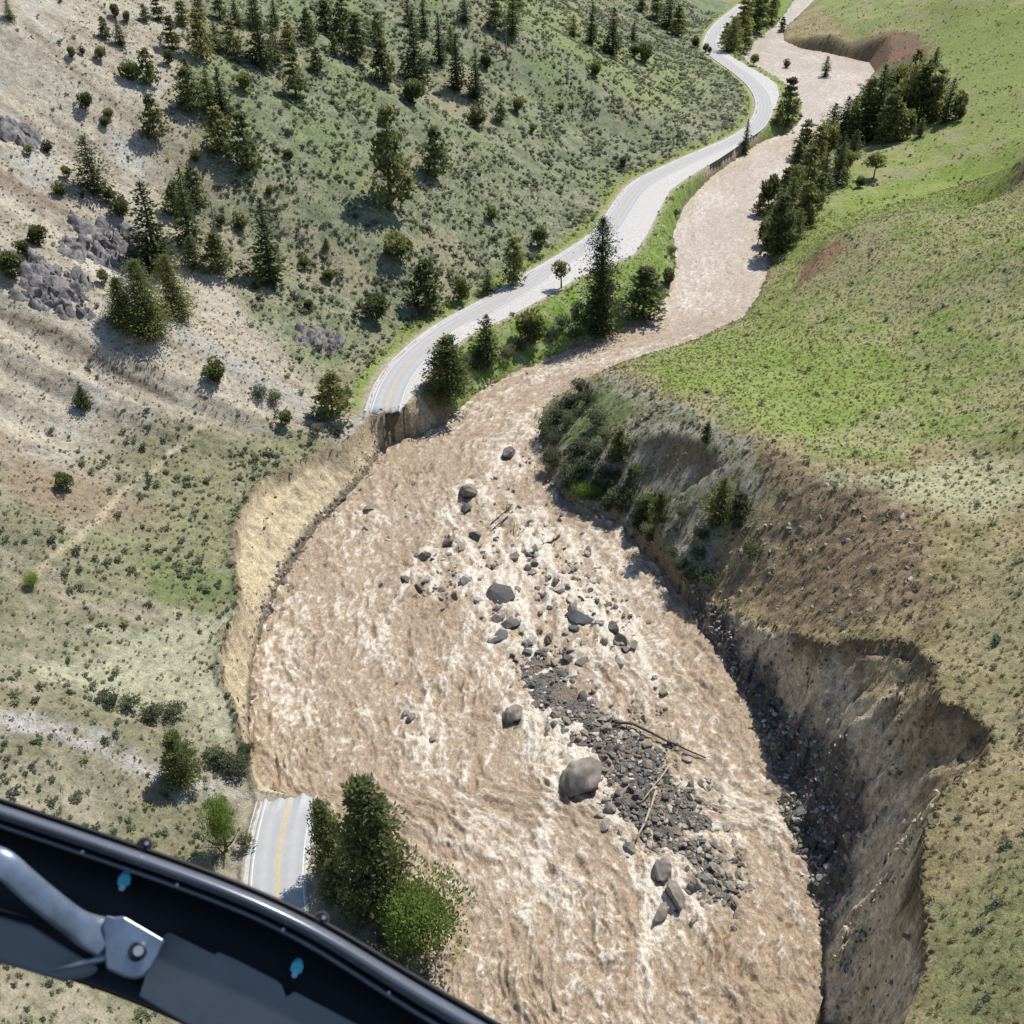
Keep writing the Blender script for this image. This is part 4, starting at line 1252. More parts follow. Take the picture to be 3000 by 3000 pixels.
def outcrop(cx, cy, w, h, nblk, label, seed):
    r = np.random.default_rng(seed)
    px = cx + r.uniform(-.5, .5, nblk) * w
    py = cy + r.uniform(-.5, .5, nblk) * h + (px - cx) * .35
    P = cast(px, py)
    c0 = P.mean(0)
    e = link("rock_outcrop", None, loc=tuple(c0)); e.empty_display_size = .1
    tag(e, label, "rock outcrop", "crags on the scree hillside")
    # rock face grown out of the slope
    lo_, hi_ = P[:, :2].min(0) - 2, P[:, :2].max(0) + 2
    ux, uy = np.meshgrid(np.arange(lo_[0], hi_[0], .4), np.arange(lo_[1], hi_[1], .4))
    fx, fy = ux.ravel(), uy.ravel()
    dmin = np.min(np.hypot(fx[:, None] - P[None, :, 0], fy[:, None] - P[None, :, 1]), 1)
    mk = 1 - sstep(.3, 2.6, dmin + .8 * fbm(fx / 2, fy / 2, 2, 600 + seed))
    ns_ = int(max(30, (hi_ - lo_).prod() / 3.2))
    sd = np.stack([r.uniform(lo_[0], hi_[0], ns_), r.uniform(lo_[1], hi_[1], ns_)], -1)          # angular blocks: one tilted plane each
    wqx = fx + .5 * noise(fx / 1.2, fy / 1.2, 604); wqy = fy + .5 * noise(fx / 1.2, fy / 1.2, 605)
    near_ = np.argmin((wqx[:, None] - sd[None, :, 0]) ** 2 + (wqy[:, None] - sd[None, :, 1]) ** 2, 1)
    hh = r.uniform(-.6, 1.9, ns_); tx_ = r.normal(.1, .45, ns_); ty_ = r.normal(-.1, .45, ns_)
    rid = hh[near_] + tx_[near_] * (fx - sd[near_, 0]) + ty_[near_] * (fy - sd[near_, 1]) + .35 * noise(fx / .8, fy / .8, 603)
    fz = height(fx, fy) - .7 + mk * (1.0 + rid)
    ii = np.arange(fx.size).reshape(ux.shape)
    q4 = np.stack([ii[:-1, :-1], ii[:-1, 1:], ii[1:, 1:], ii[1:, :-1]], -1).reshape(-1, 4)
    q4 = q4[(mk[q4].max(1) > .02)]
    us = np.unique(q4); rm = np.full(fx.size, -1); rm[us] = np.arange(len(us))
    fme = mesh_np("rock_face", np.stack([fx, fy, fz], -1)[us] - c0, rm[q4], smooth=False)
    link("rock_face", fme, m_crag, e)
    for i in range(nblk):
        s_ = float(np.clip(np.exp(r.normal(-.15, .45)), .4, 1.9))
        q_ = 1 - min(1, math.hypot((px[i] - cx) / w * 2, (py[i] - cy - (px[i] - cx) * .35) / h * 2))
        me = CRAG[r.integers(0, len(CRAG))]
        link("block", me, None, e, tuple(P[i] - c0 + [0, 0, -.1 * s_ + 1.6 * q_ * r.uniform(.2, 1)]), (r.uniform(-.5, .5), r.uniform(-.6, .2), r.uniform(0, 6.28)), (s_, s_ * .8, s_ * r.uniform(.7, 1.3)))


CRAG = [hull_mesh("block", 70 + i, 18, (1, .8, .95), .45) for i in range(6)]
for me in CRAG: me.materials.append(m_crag)
outcrop(200, 468, 150, 80, 60, "grey jagged crag on pale scree beside a tall conifer clump", 1)
outcrop(100, 545, 140, 80, 56, "dark broken crag with small junipers at its upper side", 2)
outcrop(605, 645, 80, 36, 34, "low dark rock band in the cut above the broken road end", 3)
outcrop(34, 255, 60, 34, 36, "small dark rock rib high on the bare scree", 4)
outcrop(1440, 72, 34, 12, 9, "dark boulder knot between the far rapids and the grove", 5)

# pale clay lumps on the fallen cliff
CLAY = [hull_mesh("clay_block", 90 + i, 14, (1, .75, .7), .4) for i in range(4)]
for me in CLAY: me.materials.append(m_clay)
spur = np.array([(1785, 1487), (1745, 1548), (1700, 1608), (1655, 1678), (1605, 1750), (1572, 1830)], float)
clay_px = [(1530, 1250, .5, 0), (1512, 1262, .4, 0), (1545, 1246, .35, 0), (1822, 1484, .6, 1), (1660, 1800, .5, 2), (1650, 1815, .4, 2), (1668, 1788, .35, 2), (1640, 1925, .6, 2), (1630, 1915, .4, 2), (1600, 1810, .4, 2)]
for i in range(46):
    t_ = random.random() * 4.999; j = int(t_); q_ = spur[j] * (1 - (t_ - j)) + spur[j + 1] * (t_ - j)
    clay_px.append((q_[0] + random.gauss(0, 9), q_[1] + random.gauss(0, 9), random.uniform(.22, .62), 1))
for a, b_, s_, w_ in clay_px:
    P = cast(a, b_)[0]
    o = link("clay_block", CLAY[random.randrange(4)], None, None, tuple(P + [0, 0, .05]), rand_rot(), (s_,) * 3)
    tag(o, ["pale clay lump on the smooth upper face of the collapsed cliff", "pale crumbled clay lump on the sunlit spur of the collapsed cliff", "pale clay lump on the grey cliff face below the spur"][w_], "clay lump", "clay lumps on the collapsed cliff")

# ------------------------------------------------------------------ foliage


def leaf_mat(name, dark, light, spread=.35):
    m, nt, b = new_mat(name)
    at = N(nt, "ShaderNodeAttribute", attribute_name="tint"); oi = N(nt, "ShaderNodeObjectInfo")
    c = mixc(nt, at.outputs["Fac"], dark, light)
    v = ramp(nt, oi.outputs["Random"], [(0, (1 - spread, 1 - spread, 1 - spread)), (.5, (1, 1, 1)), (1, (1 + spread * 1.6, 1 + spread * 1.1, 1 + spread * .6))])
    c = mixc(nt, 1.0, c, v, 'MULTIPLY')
    nt.links.new(c, b.inputs["Base Color"])
    b.inputs["Roughness"].default_value = .75
    tr = N(nt, "ShaderNodeBsdfTranslucent"); nt.links.new(c, tr.inputs["Color"])
    mx = N(nt, "ShaderNodeMixShader", inp={0: .48}); nt.links.new(b.outputs[0], mx.inputs[1]); nt.links.new(tr.outputs[0], mx.inputs[2])
    out = nt.nodes["Material Output"]; nt.links.new(mx.outputs[0], out.inputs["Surface"])
    return m


m_spruce = leaf_mat("dark_conifer_needles", (.046, .066, .030), (.16, .19, .078))
m_fir = leaf_mat("olive_conifer_needles", (.066, .086, .036), (.27, .295, .12))
m_jun = leaf_mat("juniper_foliage", (.064, .086, .034), (.26, .29, .11))
m_sage = leaf_mat("sagebrush_leaves", (.13, .155, .10), (.36, .385, .27), .45)
m_will = leaf_mat("bank_shrub_leaves", (.075, .10, .055), (.22, .25, .155), .3)
m_dec = leaf_mat("fresh_green_leaves", (.13, .20, .04), (.36, .47, .12), .2)
m_tuft = leaf_mat("dry_grass_blades", (.20, .175, .09), (.40, .36, .21), .3)
m_bark = simple_mat("conifer_bark", (.13, .095, .07), .95, .3, 4)
m_dead = simple_mat("weathered_dead_wood", (.30, .27, .25), .95, .2, 4)


def leaves(P, D, size, r, flat=.5):
    """quads at points P, long axis along D, sizes (n,2)"""
    n = len(P)
    D = D / (np.linalg.norm(D, axis=1)[:, None] + 1e-9)
    nrm = r.normal(size=(n, 3)); nrm[:, 2] = np.abs(nrm[:, 2]) + flat
    S = np.cross(D, nrm); S /= np.linalg.norm(S, axis=1)[:, None] + 1e-9
    a = D * size[:, 0:1]; b_ = S * size[:, 1:2]
    V = np.stack([P - a * .5 - b_ * .25, P - a * .1 - b_ * .5 + 0, P + a * .5, P - a * .1 + b_ * .5], 1).reshape(-1, 3)
    Fq = np.arange(4 * n).reshape(n, 4)
    return V, Fq


def conifer(seed, H, Rm, shape=.9, base=.08, levels=26, per=7, sprays=6, gap=.12, sz=1.0, ragged=.25):
    """crown vertices for a tree of height H; tiers of drooping sprays"""
    r = np.random.default_rng(seed)
    P = []; D = []; S = []; T = []
    side = r.uniform(0, 6.28)
    for i in range(levels):
        h = base + (1 - base) * ((i + r.uniform(-.3, .3)) / (levels - 1))
        h = min(max(h, base), .985)
        q_ = (h - base) / (1 - base)
        prof = (1 - q_) ** shape * (0.55 + .45 * min(1, q_ / .18))
        if r.uniform() < gap: prof *= .55
        m = max(3, int(per * (0.5 + prof)))
        a0 = r.uniform(0, 6.28)
        for k in range(m):
            an = a0 + 6.283 * k / m + r.normal(0, .25)
            L = Rm * prof * r.uniform(1 - 2 * ragged, 1 + ragged) * (1 + .15 * math.cos(an - side)) + .02 * H * (1 - q_) + .1
            droop = r.uniform(.1, .45) * (1 - q_) - .35 * q_
            tone = r.uniform(0, 1)
            for j in range(sprays):
                f = (.22 + .8 * (j + r.uniform(0, 1)) / sprays)
                x_, y_ = math.cos(an) * L * f, math.sin(an) * L * f
                spread = .16 * L * f + .08
                P.append((x_ + r.normal(0, spread), y_ + r.normal(0, spread), h * H - droop * L * f + r.normal(0, .012 * H)))
                D.append((math.cos(an) + r.normal(0, .35), math.sin(an) + r.normal(0, .35), -droop + r.normal(0, .3)))
                s_ = sz * (.045 * H + .22 * L / sprays * 2.2) * r.uniform(.6, 1.25) * (.6 + .5 * (1 - q_))
                S.append((s_, s_ * .55))
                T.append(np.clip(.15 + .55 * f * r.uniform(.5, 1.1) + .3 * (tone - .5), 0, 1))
    for j in range(6):                                    # leader
        P.append((0, 0, H * (.95 + .01 * j))); D.append((r.normal(0, .3), r.normal(0, .3), 1)); S.append((.05 * H, .02 * H)); T.append(.5)
    P = np.array(P); V, Fq = leaves(P, np.array(D), np.array(S), r)
    return V, Fq, np.repeat(np.array(T), 4)


def pine(seed, H, W, tiers=9, per=5, leafn=16, sz=.085, skip=.1):
    """lumpy pine: tufted balls of needles at the branch ends"""
    r = np.random.default_rng(seed)
    P = []; D = []; S = []; T = []
    for i in range(tiers):
        h = .13 + .85 * (i + r.uniform(-.25, .25)) / (tiers - 1)
        h = min(max(h, .08), .97)
        prof = (1 - h) ** .5 * (.6 + .4 * min(1, h / .25))
        m = max(2, int(round(per * (.45 + .75 * prof))))
        a0 = r.uniform(0, 6.28)
        for k in range(m):
            if r.uniform() < skip: continue
            an = a0 + 6.283 * k / m + r.normal(0, .3)
            L = W * .5 * prof * r.uniform(.6, 1.12)
            for q_, f in ((0, .45), (1, .88)):
                c_ = np.array([math.cos(an) * L * f, math.sin(an) * L * f, h * H - .12 * L * f + r.normal(0, .015 * H)])
                rad = (.05 + .055 * prof) * H * r.uniform(.8, 1.25)
                n_ = r.normal(size=(leafn, 3)); n_ /= np.linalg.norm(n_, axis=1)[:, None]
                P.append(c_ + n_ * rad * np.array([1.15, 1.15, .62]) * r.uniform(.4, 1, leafn)[:, None])
                D.append(n_ + r.normal(0, .4, (leafn, 3)) + [0, 0, .35])
                s_ = sz * H * r.uniform(.6, 1.2, leafn)
                S.append(np.stack([s_, s_ * .55], -1))
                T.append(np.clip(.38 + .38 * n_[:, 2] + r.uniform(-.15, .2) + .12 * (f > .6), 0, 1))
    P = np.vstack(P); V, Fq = leaves(P, np.vstack(D), np.vstack(S), r, .4)
    return V, Fq, np.repeat(np.concatenate(T), 4)


def roundbush(seed, H, W, lobes=8, per=110, sz=.16, base=.1, stretch=1.0):
    r = np.random.default_rng(seed)
    P = []; D = []; S = []; T = []
    for i in range(lobes):
        an = r.uniform(0, 6.28); rad = r.uniform(0, .52) * W * .5
        lh = r.uniform(.3, .78) * H
        if H <= 1.0: rad *= .55; lh = r.uniform(.35, .55) * H
        c_ = np.array([math.cos(an) * rad, math.sin(an) * rad, lh])
        lr = np.array([W * r.uniform(.2, .32), W * r.uniform(.2, .32), H * r.uniform(.18, .28)])
        n_ = r.normal(size=(per, 3)); n_ /= np.linalg.norm(n_, axis=1)[:, None]
        q_ = c_ + n_ * lr * (r.uniform(.55, 1.08, per) ** .5)[:, None]
        q_[:, 2] = np.maximum(q_[:, 2], base * H * r.uniform(.3, 1.2, per))
        P.append(q_); D.append(n_ + r.normal(0, .5, (per, 3)) + [0, 0, .4 * stretch])
        s_ = sz * W * r.uniform(.6, 1.3, per)
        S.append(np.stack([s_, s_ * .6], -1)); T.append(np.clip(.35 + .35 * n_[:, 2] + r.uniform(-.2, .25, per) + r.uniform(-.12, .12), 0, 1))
    P = np.vstack(P); V, Fq = leaves(P, np.vstack(D), np.vstack(S), r, .2 if H > 1 else 1.3)
    return V, Fq, np.repeat(np.concatenate(T), 4)


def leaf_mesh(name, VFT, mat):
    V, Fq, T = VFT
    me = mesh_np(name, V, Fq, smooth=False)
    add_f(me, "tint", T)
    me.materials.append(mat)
    return me


# unit trees 10 m tall
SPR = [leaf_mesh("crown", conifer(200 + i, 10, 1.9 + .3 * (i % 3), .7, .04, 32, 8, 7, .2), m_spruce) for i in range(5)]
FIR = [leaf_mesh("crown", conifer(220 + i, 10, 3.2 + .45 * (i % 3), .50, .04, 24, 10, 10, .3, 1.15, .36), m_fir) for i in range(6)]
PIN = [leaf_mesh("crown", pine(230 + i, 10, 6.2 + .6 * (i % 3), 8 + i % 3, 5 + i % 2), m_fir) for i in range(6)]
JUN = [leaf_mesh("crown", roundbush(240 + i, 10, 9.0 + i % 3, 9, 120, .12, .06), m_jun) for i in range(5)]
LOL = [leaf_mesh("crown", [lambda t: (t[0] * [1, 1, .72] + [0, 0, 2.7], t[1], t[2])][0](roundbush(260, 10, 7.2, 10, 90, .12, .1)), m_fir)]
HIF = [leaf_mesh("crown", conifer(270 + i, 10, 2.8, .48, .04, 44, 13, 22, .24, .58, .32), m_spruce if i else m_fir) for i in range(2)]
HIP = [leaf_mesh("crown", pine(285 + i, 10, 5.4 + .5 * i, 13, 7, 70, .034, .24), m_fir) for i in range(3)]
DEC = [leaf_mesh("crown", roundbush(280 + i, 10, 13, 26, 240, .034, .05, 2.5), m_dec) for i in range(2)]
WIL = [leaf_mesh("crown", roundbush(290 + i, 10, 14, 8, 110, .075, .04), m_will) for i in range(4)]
tv, tf = tube([(0, 0, -.6), (0.03, 0, 3), (0, .04, 6.5), (0, 0, 9.6)], [.30, .22, .13, .03], 7)
TRUNK = mesh_py("trunk", tv, tf); TRUNK.materials.append(m_bark)
_sp = [tube([(0, 0, -.5), (.12, .05, 1.6), (.1, 0, 4.0)], [.26, .2, .08], 6)] + [tube([(.1, .02, .6 + .3 * i), (1.3 * math.cos(i * 2.1), 1.3 * math.sin(i * 2.1), 2.4), (2.3 * math.cos(i * 2.1 + .3), 2.3 * math.sin(i * 2.1 + .3), 4.6)], [.13, .09, .04], 5) for i in range(4)]
STEMS = mesh_py("trunk", *merge(_sp)); STEMS.materials.append(m_bark)
_sd = [tube([(0, 0, -.5), (.1, 0, 4), (0, .08, 7), (.1, 0, 10)], [.22, .16, .1, .03], 6)]
SNAG_TRUNK = mesh_py("trunk", *merge(_sd)); SNAG_TRUNK.materials.append(m_dead)
_sb = [tube([(0, 0, h_), (.7 * math.cos(a_), .7 * math.sin(a_), h_ + .1), (1.25 * math.cos(a_), 1.25 * math.sin(a_), h_ - .25)], [.05, .035, .015], 4) for h_, a_ in [(3 + .42 * i, 2.4 * i) for i in range(16)]]
SNAG_BR = mesh_py("dead_branches", *merge(_sb)); SNAG_BR.materials.append(m_dead)


def ground_pt(px, py):
    return cast(px, py)[0]


TREES = []


def tree(px, py, hpx, kind, label, group=None, cat="tree", name=None, wide=1.0, P=None, H=None):
    """px,py: foot of the tree; hpx: its height in the picture"""
    if P is None:
        P = ground_pt(px, py)
        if x_left(P[1]) < P[0] < x_right(P[1]): P[2] = max(P[2], -.3)
    if H is None:
        # solve the height whose top projects hpx above the foot
        H = 10.0
        for _ in range(4):
            y0 = project(P)[1]; y1 = project(P + [0, 0, H])[1]
            H *= hpx / max(y0 - y1, 1e-3)
    TREES.append((P[0], P[1], H))
    nm = name or {'q': "fir_tree", 'p': "fir_tree", 's': "spruce_tree", 'f': "fir_tree", 'j': "juniper", 'l': "pine_tree", 'h': "fir_tree", 'H': "spruce_tree", 'd': "dead_tree", 'g': "leafy_shrub", 'w': "bank_shrub"}[kind]
    e = link(nm, None, loc=tuple(P)); e.empty_display_size = .1
    e.rotation_euler = (random.uniform(-.03, .03), random.uniform(-.03, .03), random.uniform(0, 6.28))
    tag(e, label, cat, group)
    s_ = H / 10.0
    v = s_ * wide * random.uniform(.88, 1.14)
    if kind == 'd':
        link("trunk", SNAG_TRUNK, None, e, scl=(s_, s_, s_)); link("dead_branches", SNAG_BR, None, e, scl=(s_, s_, s_))
        return e
    me = {'s': SPR, 'f': FIR[:2] + PIN, 'j': JUN, 'l': LOL, 'h': HIP[1:], 'p': HIP[:1], 'q': HIF[:1], 'H': HIF[1:], 'g': DEC, 'w': WIL}[kind]
    link("crown", me[random.randrange(len(me))], None, e, scl=(v, v, s_))
    link("trunk", STEMS if kind in 'jgw' else TRUNK, None, e, scl=(s_, s_, s_))
    return e


def c1(a, b_): return a / 3.0, b_ / 3.0
def c2(a, b_): return a / 3.0 + 644, b_ / 3.0
def c3(a, b_): return a / 3.0 + 1288, b_ / 3.0


LH = {'s': "tall narrow conifer growing on the dry hillside above the road", 'f': "bushy conifer growing on the dry hillside above the road", 'j': "low rounded juniper on the dry hillside above the road"}
LG = {'s': "narrow conifers scattered on the hillside", 'f': "bushy conifers scattered on the hillside", 'j': "junipers scattered on the hillside"}
HILL1 = [(60, 115, 95, 'f'), (660, 110, 75, 'j'), (690, 265, 125, 'f'), (600, 225, 115, 'f'), (415, 332, 60, 'j'), (470, 322, 50, 'j'), (575, 352, 72, 'j'), (750, 475, 130, 'j'), (850, 485, 185, 'f'), (980, 290, 175, 'f'),
         (900, 118, 130, 'f'), (830, 132, 90, 'f'), (1040, 160, 140, 'f'), (1150, 335, 250, 'f'), (1225, 300, 170, 's'), (1330, 335, 185, 'f'), (1480, 385, 380, 's'), (1440, 165, 190, 's'), (1560, 355, 170, 'f'), (1680, 565, 225, 'f'),
         (1080, 640, 220, 'f'), (1190, 640, 205, 'f'), (1270, 690, 265, 's'), (880, 795, 225, 'f'), (490, 645, 95, 'j'), (600, 722, 60, 'j'), (625, 685, 55, 'j'), (1260, 885, 235, 'f'), (1410, 970, 290, 'f'), (545, 1095, 275, 'f'),
         (380, 1015, 70, 'j'), (170, 885, 55, 'j'), (280, 872, 70, 'j'), (350, 1122, 85, 'j'), (630, 1162, 85, 'j'), (700, 1245, 135, 'j'), (1100, 1530, 160, 'f'), (590, 1612, 75, 'j'), (655, 1625, 40, 'j'), (130, 1455, 75, 'j'),
         (225, 1392, 120, 'j'), (90, 1602, 150, 'j'), (1730, 1525, 65, 'j'), (1865, 1602, 75, 'j'), (1370, 1312, 90, 'j'), (1110, 922, 65, 'j'), (1530, 1105, 60, 'j'), (1640, 912, 65, 'j'), (1120, 1180, 210, 'f'), (1010, 1240, 180, 'f'),
         (1640, 300, 140, 'f'), (1750, 250, 170, 'f'), (1850, 190, 200, 'f'), (1900, 330, 120, 'f'), (1800, 420, 120, 'f'), (1560, 160, 170, 's'), (1340, 150, 140, 'f'), (1250, 120, 130, 'f'), (1130, 110, 110, 'f'), (720, 130, 60, 'j'),
         (1450, 1640, 60, 'j'), (470, 1130, 40, 'j'), (1250, 1290, 60, 'j'), (1850, 1420, 60, 'f'), (1750, 1760, 60, 'j'), (1240, 1560, 200, 'f'), (960, 370, 80, 'j'), (1380, 520, 90, 'j'), (1060, 430, 90, 'f')]
HILL2 = [(90, 355, 230, 'f'), (240, 485, 220, 'f'), (420, 475, 350, 's'), (560, 375, 250, 's'), (410, 592, 150, 'j'), (650, 515, 280, 's'), (760, 565, 240, 's'), (1410, 255, 205, 's'), (1530, 305, 225, 's'), (1650, 235, 95, 's'),
         (1720, 362, 110, 'j'), (1440, 442, 95, 'j'), (1655, 325, 70, 'j'), (1310, 205, 105, 'f'), (1780, 110, 150, 'f'), (1850, 160, 175, 'f'), (1905, 205, 150, 'f'), (1700, 60, 110, 'f'), (700, 135, 135, 'f'), (870, 175, 170, 'f'),
         (970, 205, 200, 'f'), (1000, 645, 95, 'j'), (900, 695, 100, 'f'), (770, 725, 105, 'j'), (530, 1005, 250, 'f'), (830, 1664, 115, 'f'), (490, 1755, 245, 'f'), (340, 1505, 150, 'j'), (200, 1835, 130, 'j'), (680, 1705, 120, 'j'),
         (1130, 1405, 110, 'j'), (1000, 60, 120, 'f'), (380, 160, 160, 's'), (470, 220, 200, 's'), (210, 240, 150, 'f'), (20, 250, 220, 'f'), (620, 300, 130, 'f'), (820, 400, 90, 'j'), (1080, 760, 45, 'j'), (1240, 640, 45, 'j'), (850, 1250, 80, 'j'), (1590, 960, 60, 'j')]
def hill_label(px, py, hp, k):
    p_ = ground_pt(px, py)
    q1 = soft(p_[0:1], p_[1:2], M_SCREE, .5)[0] > .5; q2 = soft(p_[0:1], p_[1:2], M_SAGE, .5)[0] > .5
    drd = float(np.interp(p_[1], UPm[:, 1], UPm[:, 0]) - p_[0])
    size = {'s': ("slim young", "medium narrow", "tall narrow"), 'f': ("small bushy", "medium bushy", "large bushy"), 'j': ("tiny round", "low round", "broad round")}[k][0 if hp < (30 if k != 'j' else 19) else 1 if hp < (66 if k != 'j' else 32) else 2]
    grnd = "on bare pale scree" if q1 else "among the sagebrush" if q2 else "on the half-bare slope between scree and sagebrush"
    far_ = "just above the road" if drd < 28 else "halfway up the hillside" if drd < 85 else "high on the hillside"
    return f"{size} {'juniper' if k == 'j' else 'conifer'} {grnd} {far_}"


for cf_, lst in ((c1, HILL1), (c2, HILL2)):
    for (a, b_, h_, k) in lst:
        a, b_ = cf_(a, b_)
        tree(a, b_, h_ / 3 * 1.16, k, hill_label(a, b_, h_ / 3, k), LG[k], wide=1.12 if k != 'j' else 1.0)
tree(*c1(900, 1540), 165, 's', "tall conifer clump beside the grey jagged crag", wide=1.35)
tree(*c1(1080, 1405), 152, 's', "slender conifer just behind the tall clump by the crag", wide=.8)
tree(*c1(1540, 1615), 160, 's', "tall lone conifer on sage slope with a wide shadow at its foot", wide=1.15)
tree(*c1(850, 1915), 142, 'q', "big broad dark fir on pale scree below the jagged crag", wide=1.5)
tree(*c1(1010, 1800), 118, 'q', "fir leaning against the big broad fir, on its upslope side", wide=1.3)
tree(*c1(715, 1860), 92, 'q', "smaller fir at the outer flank of the big broad fir", wide=1.4)
tree(*c2(280, 1185), 192, 'f', "large ragged fir in the middle of the sage slope", wide=.85)
tree(*c2(975, 1610), 88, 'f', "dark fir standing on the uphill verge of the road", wide=1.0)
tree(*c1(1240, 1392), 112, 'd', "bare grey dead tree beside the tall clump on the hillside", cat="dead tree")
tree(*c2(930, 345), 70, 'd', "bare pale dead tree high among the hillside conifers", cat="dead tree")
tree(*c2(1275, 475), 66, 'd', "thin dead tree alone on the green upper slope", cat="dead tree")
# by the road and river
tree(*c2(1245, 1630), 58, 'l', "small round-headed pine at the river-side edge of the road", wide=.95)
tree(1133, 628, 215, 'H', "very tall dark spruce between the road and the brown river", wide=.80)
tree(1213, 600, 95, 'f', "broad grey-green fir on the river bank by the very tall spruce", wide=1.5)
tree(1003, 654, 76, 'j', "dark round juniper between the road and the river bank", wide=.75)
tree(918, 688, 90, 's', "twin-topped dark spruce beside the road near its broken end", wide=1.6)
tree(846, 762, 122, 'h', "leaning bushy fir on the crumbling bank at the broken road end", wide=1.5)
tree(1262, 540, 34, 'j', "small juniper at the water edge near the grassy verge")
tree(1085, 640, 26, 'w', "low grey shrub alone at the waterline below the road", "low shrubs between road and river", "shrub", wide=1.0)
for a, b_, h_ in [(1060, 625, 28), (1040, 640, 24), (960, 680, 24), (1110, 600, 26), (900, 700, 26), (870, 725, 24), (985, 665, 20), (1170, 590, 22), (1240, 560, 24), (1090, 590, 20), (1150, 560, 20), (880, 690, 20), (1268, 480, 16), (1275, 410, 16)]:
    at_ = "by the leaning fir" if a < 935 else "beside the dark round juniper" if a < 1050 else "near the foot of the very tall spruce" if a < 1200 else "at the grassy river bend"
    tree(a, b_, h_, 'w', f"low grey shrub on the road's river bank {at_}", "low shrubs between road and river", "shrub")
tree(*c3(350, 860), 68, 's', "narrow dark spruce on the inside of the far road bend")
tree(*c3(590, 715), 92, 'f', "large fir by the water at the far road bend", wide=1.1)
tree(*c3(540, 725), 45, 'f', "small fir under the large fir at the far road bend")
tree(*c3(800, 465), 40, 'f', "lone conifer stranded in the middle of the flooded bend", wide=1.1)
tree(*c3(580, 412), 20, 'j', "round bush standing in shallow flood near the far road", cat="bush")
tree(*c3(400, 372), 22, 'j', "reddish-green bush at the flooded edge of the far road", cat="bush")
for a, b_, h_ in [(270, 290, 190), (330, 215, 220), (420, 190, 200), (500, 140, 165), (300, 260, 150), (380, 130, 150), (460, 80, 120), (520, 60, 110), (350, 300, 150), (240, 240, 110), (560, 190, 90), (420, 90, 140)]:
    tree(*c3(a, b_), h_ / 3, 'f', "dark conifer in the grove between the far road and the rapids", "grove between the far road and the rapids", wide=1.15)
for a, b_, h_ in [(130, 295, 60), (150, 310, 40), (70, 270, 70)]:
    tree(*c3(a, b_), h_ / 3, 'j', "dark shrub at the kink of the far road", "shrubs at the far road kink", "bush")
# riverside grove on the far bank
GROVE = [(1080, 790, 420), (1000, 805, 350), (1150, 805, 300), (1250, 720, 380), (1330, 700, 330), (1400, 690, 300), (1480, 695, 250), (1545, 665, 160), (1420, 385, 115), (1300, 520, 230), (1200, 800, 210), (1270, 775, 150),
         (900, 805, 260), (830, 810, 220), (950, 790, 230), (800, 905, 270), (680, 905, 225), (750, 955, 240), (870, 1055, 250), (930, 985, 130), (640, 1005, 200), (700, 1085, 260), (560, 1155, 200), (480, 1205, 220), (790, 1095, 230),
         (600, 1255, 240), (680, 1275, 250), (740, 1245, 180), (430, 1235, 130), (520, 1445, 330), (580, 1405, 250), (470, 1395, 200), (640, 1355, 170), (1040, 700, 250), (1120, 690, 280), (1180, 620, 250), (1360, 560, 220), (1450, 560, 160),
         (1380, 470, 130), (1560, 690, 110), (960, 900, 160), (1340, 780, 110), (880, 950, 200), (620, 1130, 200), (760, 1180, 200), (530, 1300, 200), (1590, 600, 70)]
def grove_label(i, a, b_, h_):
    k = "spire-shaped" if i % 6 == 0 else "round-headed" if i % 4 == 3 else "bushy"
    z_ = "at the upstream end of the grove" if b_ < 830 and a > 960 else "at the grove's downstream tip" if b_ > 1190 else "on the water side of the grove" if a < 690 + (1000 - b_) * .5 else "on the meadow side of the grove"
    return f"{'tall' if h_ > 245 else 'mid-height' if h_ > 175 else 'short'} {k} dark conifer {z_}"


for i, (a, b_, h_) in enumerate(GROVE):
    tree(*c3(a, b_), h_ / 3, 's' if i % 6 == 0 else 'j' if i % 4 == 3 else 'f', grove_label(i, a, b_, h_), "conifers of the riverside grove", wide=1.3 if i % 6 == 0 else .62 if i % 4 == 3 else 1.12)
tree(*c3(1080, 1010), 54, 'l', "open-crowned small tree alone on the green flat by the grove", wide=1.3)
tree(*c3(1000, 1065), 26, 'j', "dark low bush between the lone small tree and the grove", cat="bush")
# scrubby river slope
for a, b_, h_ in [(1165, 872, 62), (1330, 838, 36), (1140, 925, 34), (1186, 925, 36), (1216, 985, 46), (1242, 992, 58), (1200, 1000, 34)]:
    tree(a, b_, h_, 'f', "young conifer on the grey scrub slope across the river", "young conifers on the scrub slope", wide=1.0)
tree(1356, 985, 76, 'f', "dark green conifer on the scrub slope casting a long shadow", wide=1.1)
tree(1392, 985, 54, 'f', "smaller conifer touching the dark one on the scrub slope", wide=1.3)
for i in range(64):
    u_ = random.random(); t_ = random.random()
    e0 = [(1022, 790), (1025, 870), (1065, 935), (1120, 965), (1190, 1010), (1260, 1085), (1310, 1130)]
    j = min(int(u_ * 6), 5); f_ = u_ * 6 - j
    a = e0[j][0] * (1 - f_) + e0[j + 1][0] * f_ + 8 + t_ * t_ * 120
    b_ = e0[j][1] * (1 - f_) + e0[j + 1][1] * f_ - 6 - t_ * t_ * 90
    hp_ = random.uniform(16, 34)
    sz_w = "big" if hp_ > 28 else "middling" if hp_ > 22 else "small"
    at_ = ["at the slope's upstream corner", "halfway along the scrub slope", "below the young conifers", "around the green leafy shrubs", "under the dark conifer pair", "at the slope's downstream end"][j]
    tree(a, b_, hp_, 'w', f"{sz_w} round grey-green shrub {at_}, {'near the water' if t_ < .55 else 'above the water'}", "shrubs on the scrub slope", "shrub")
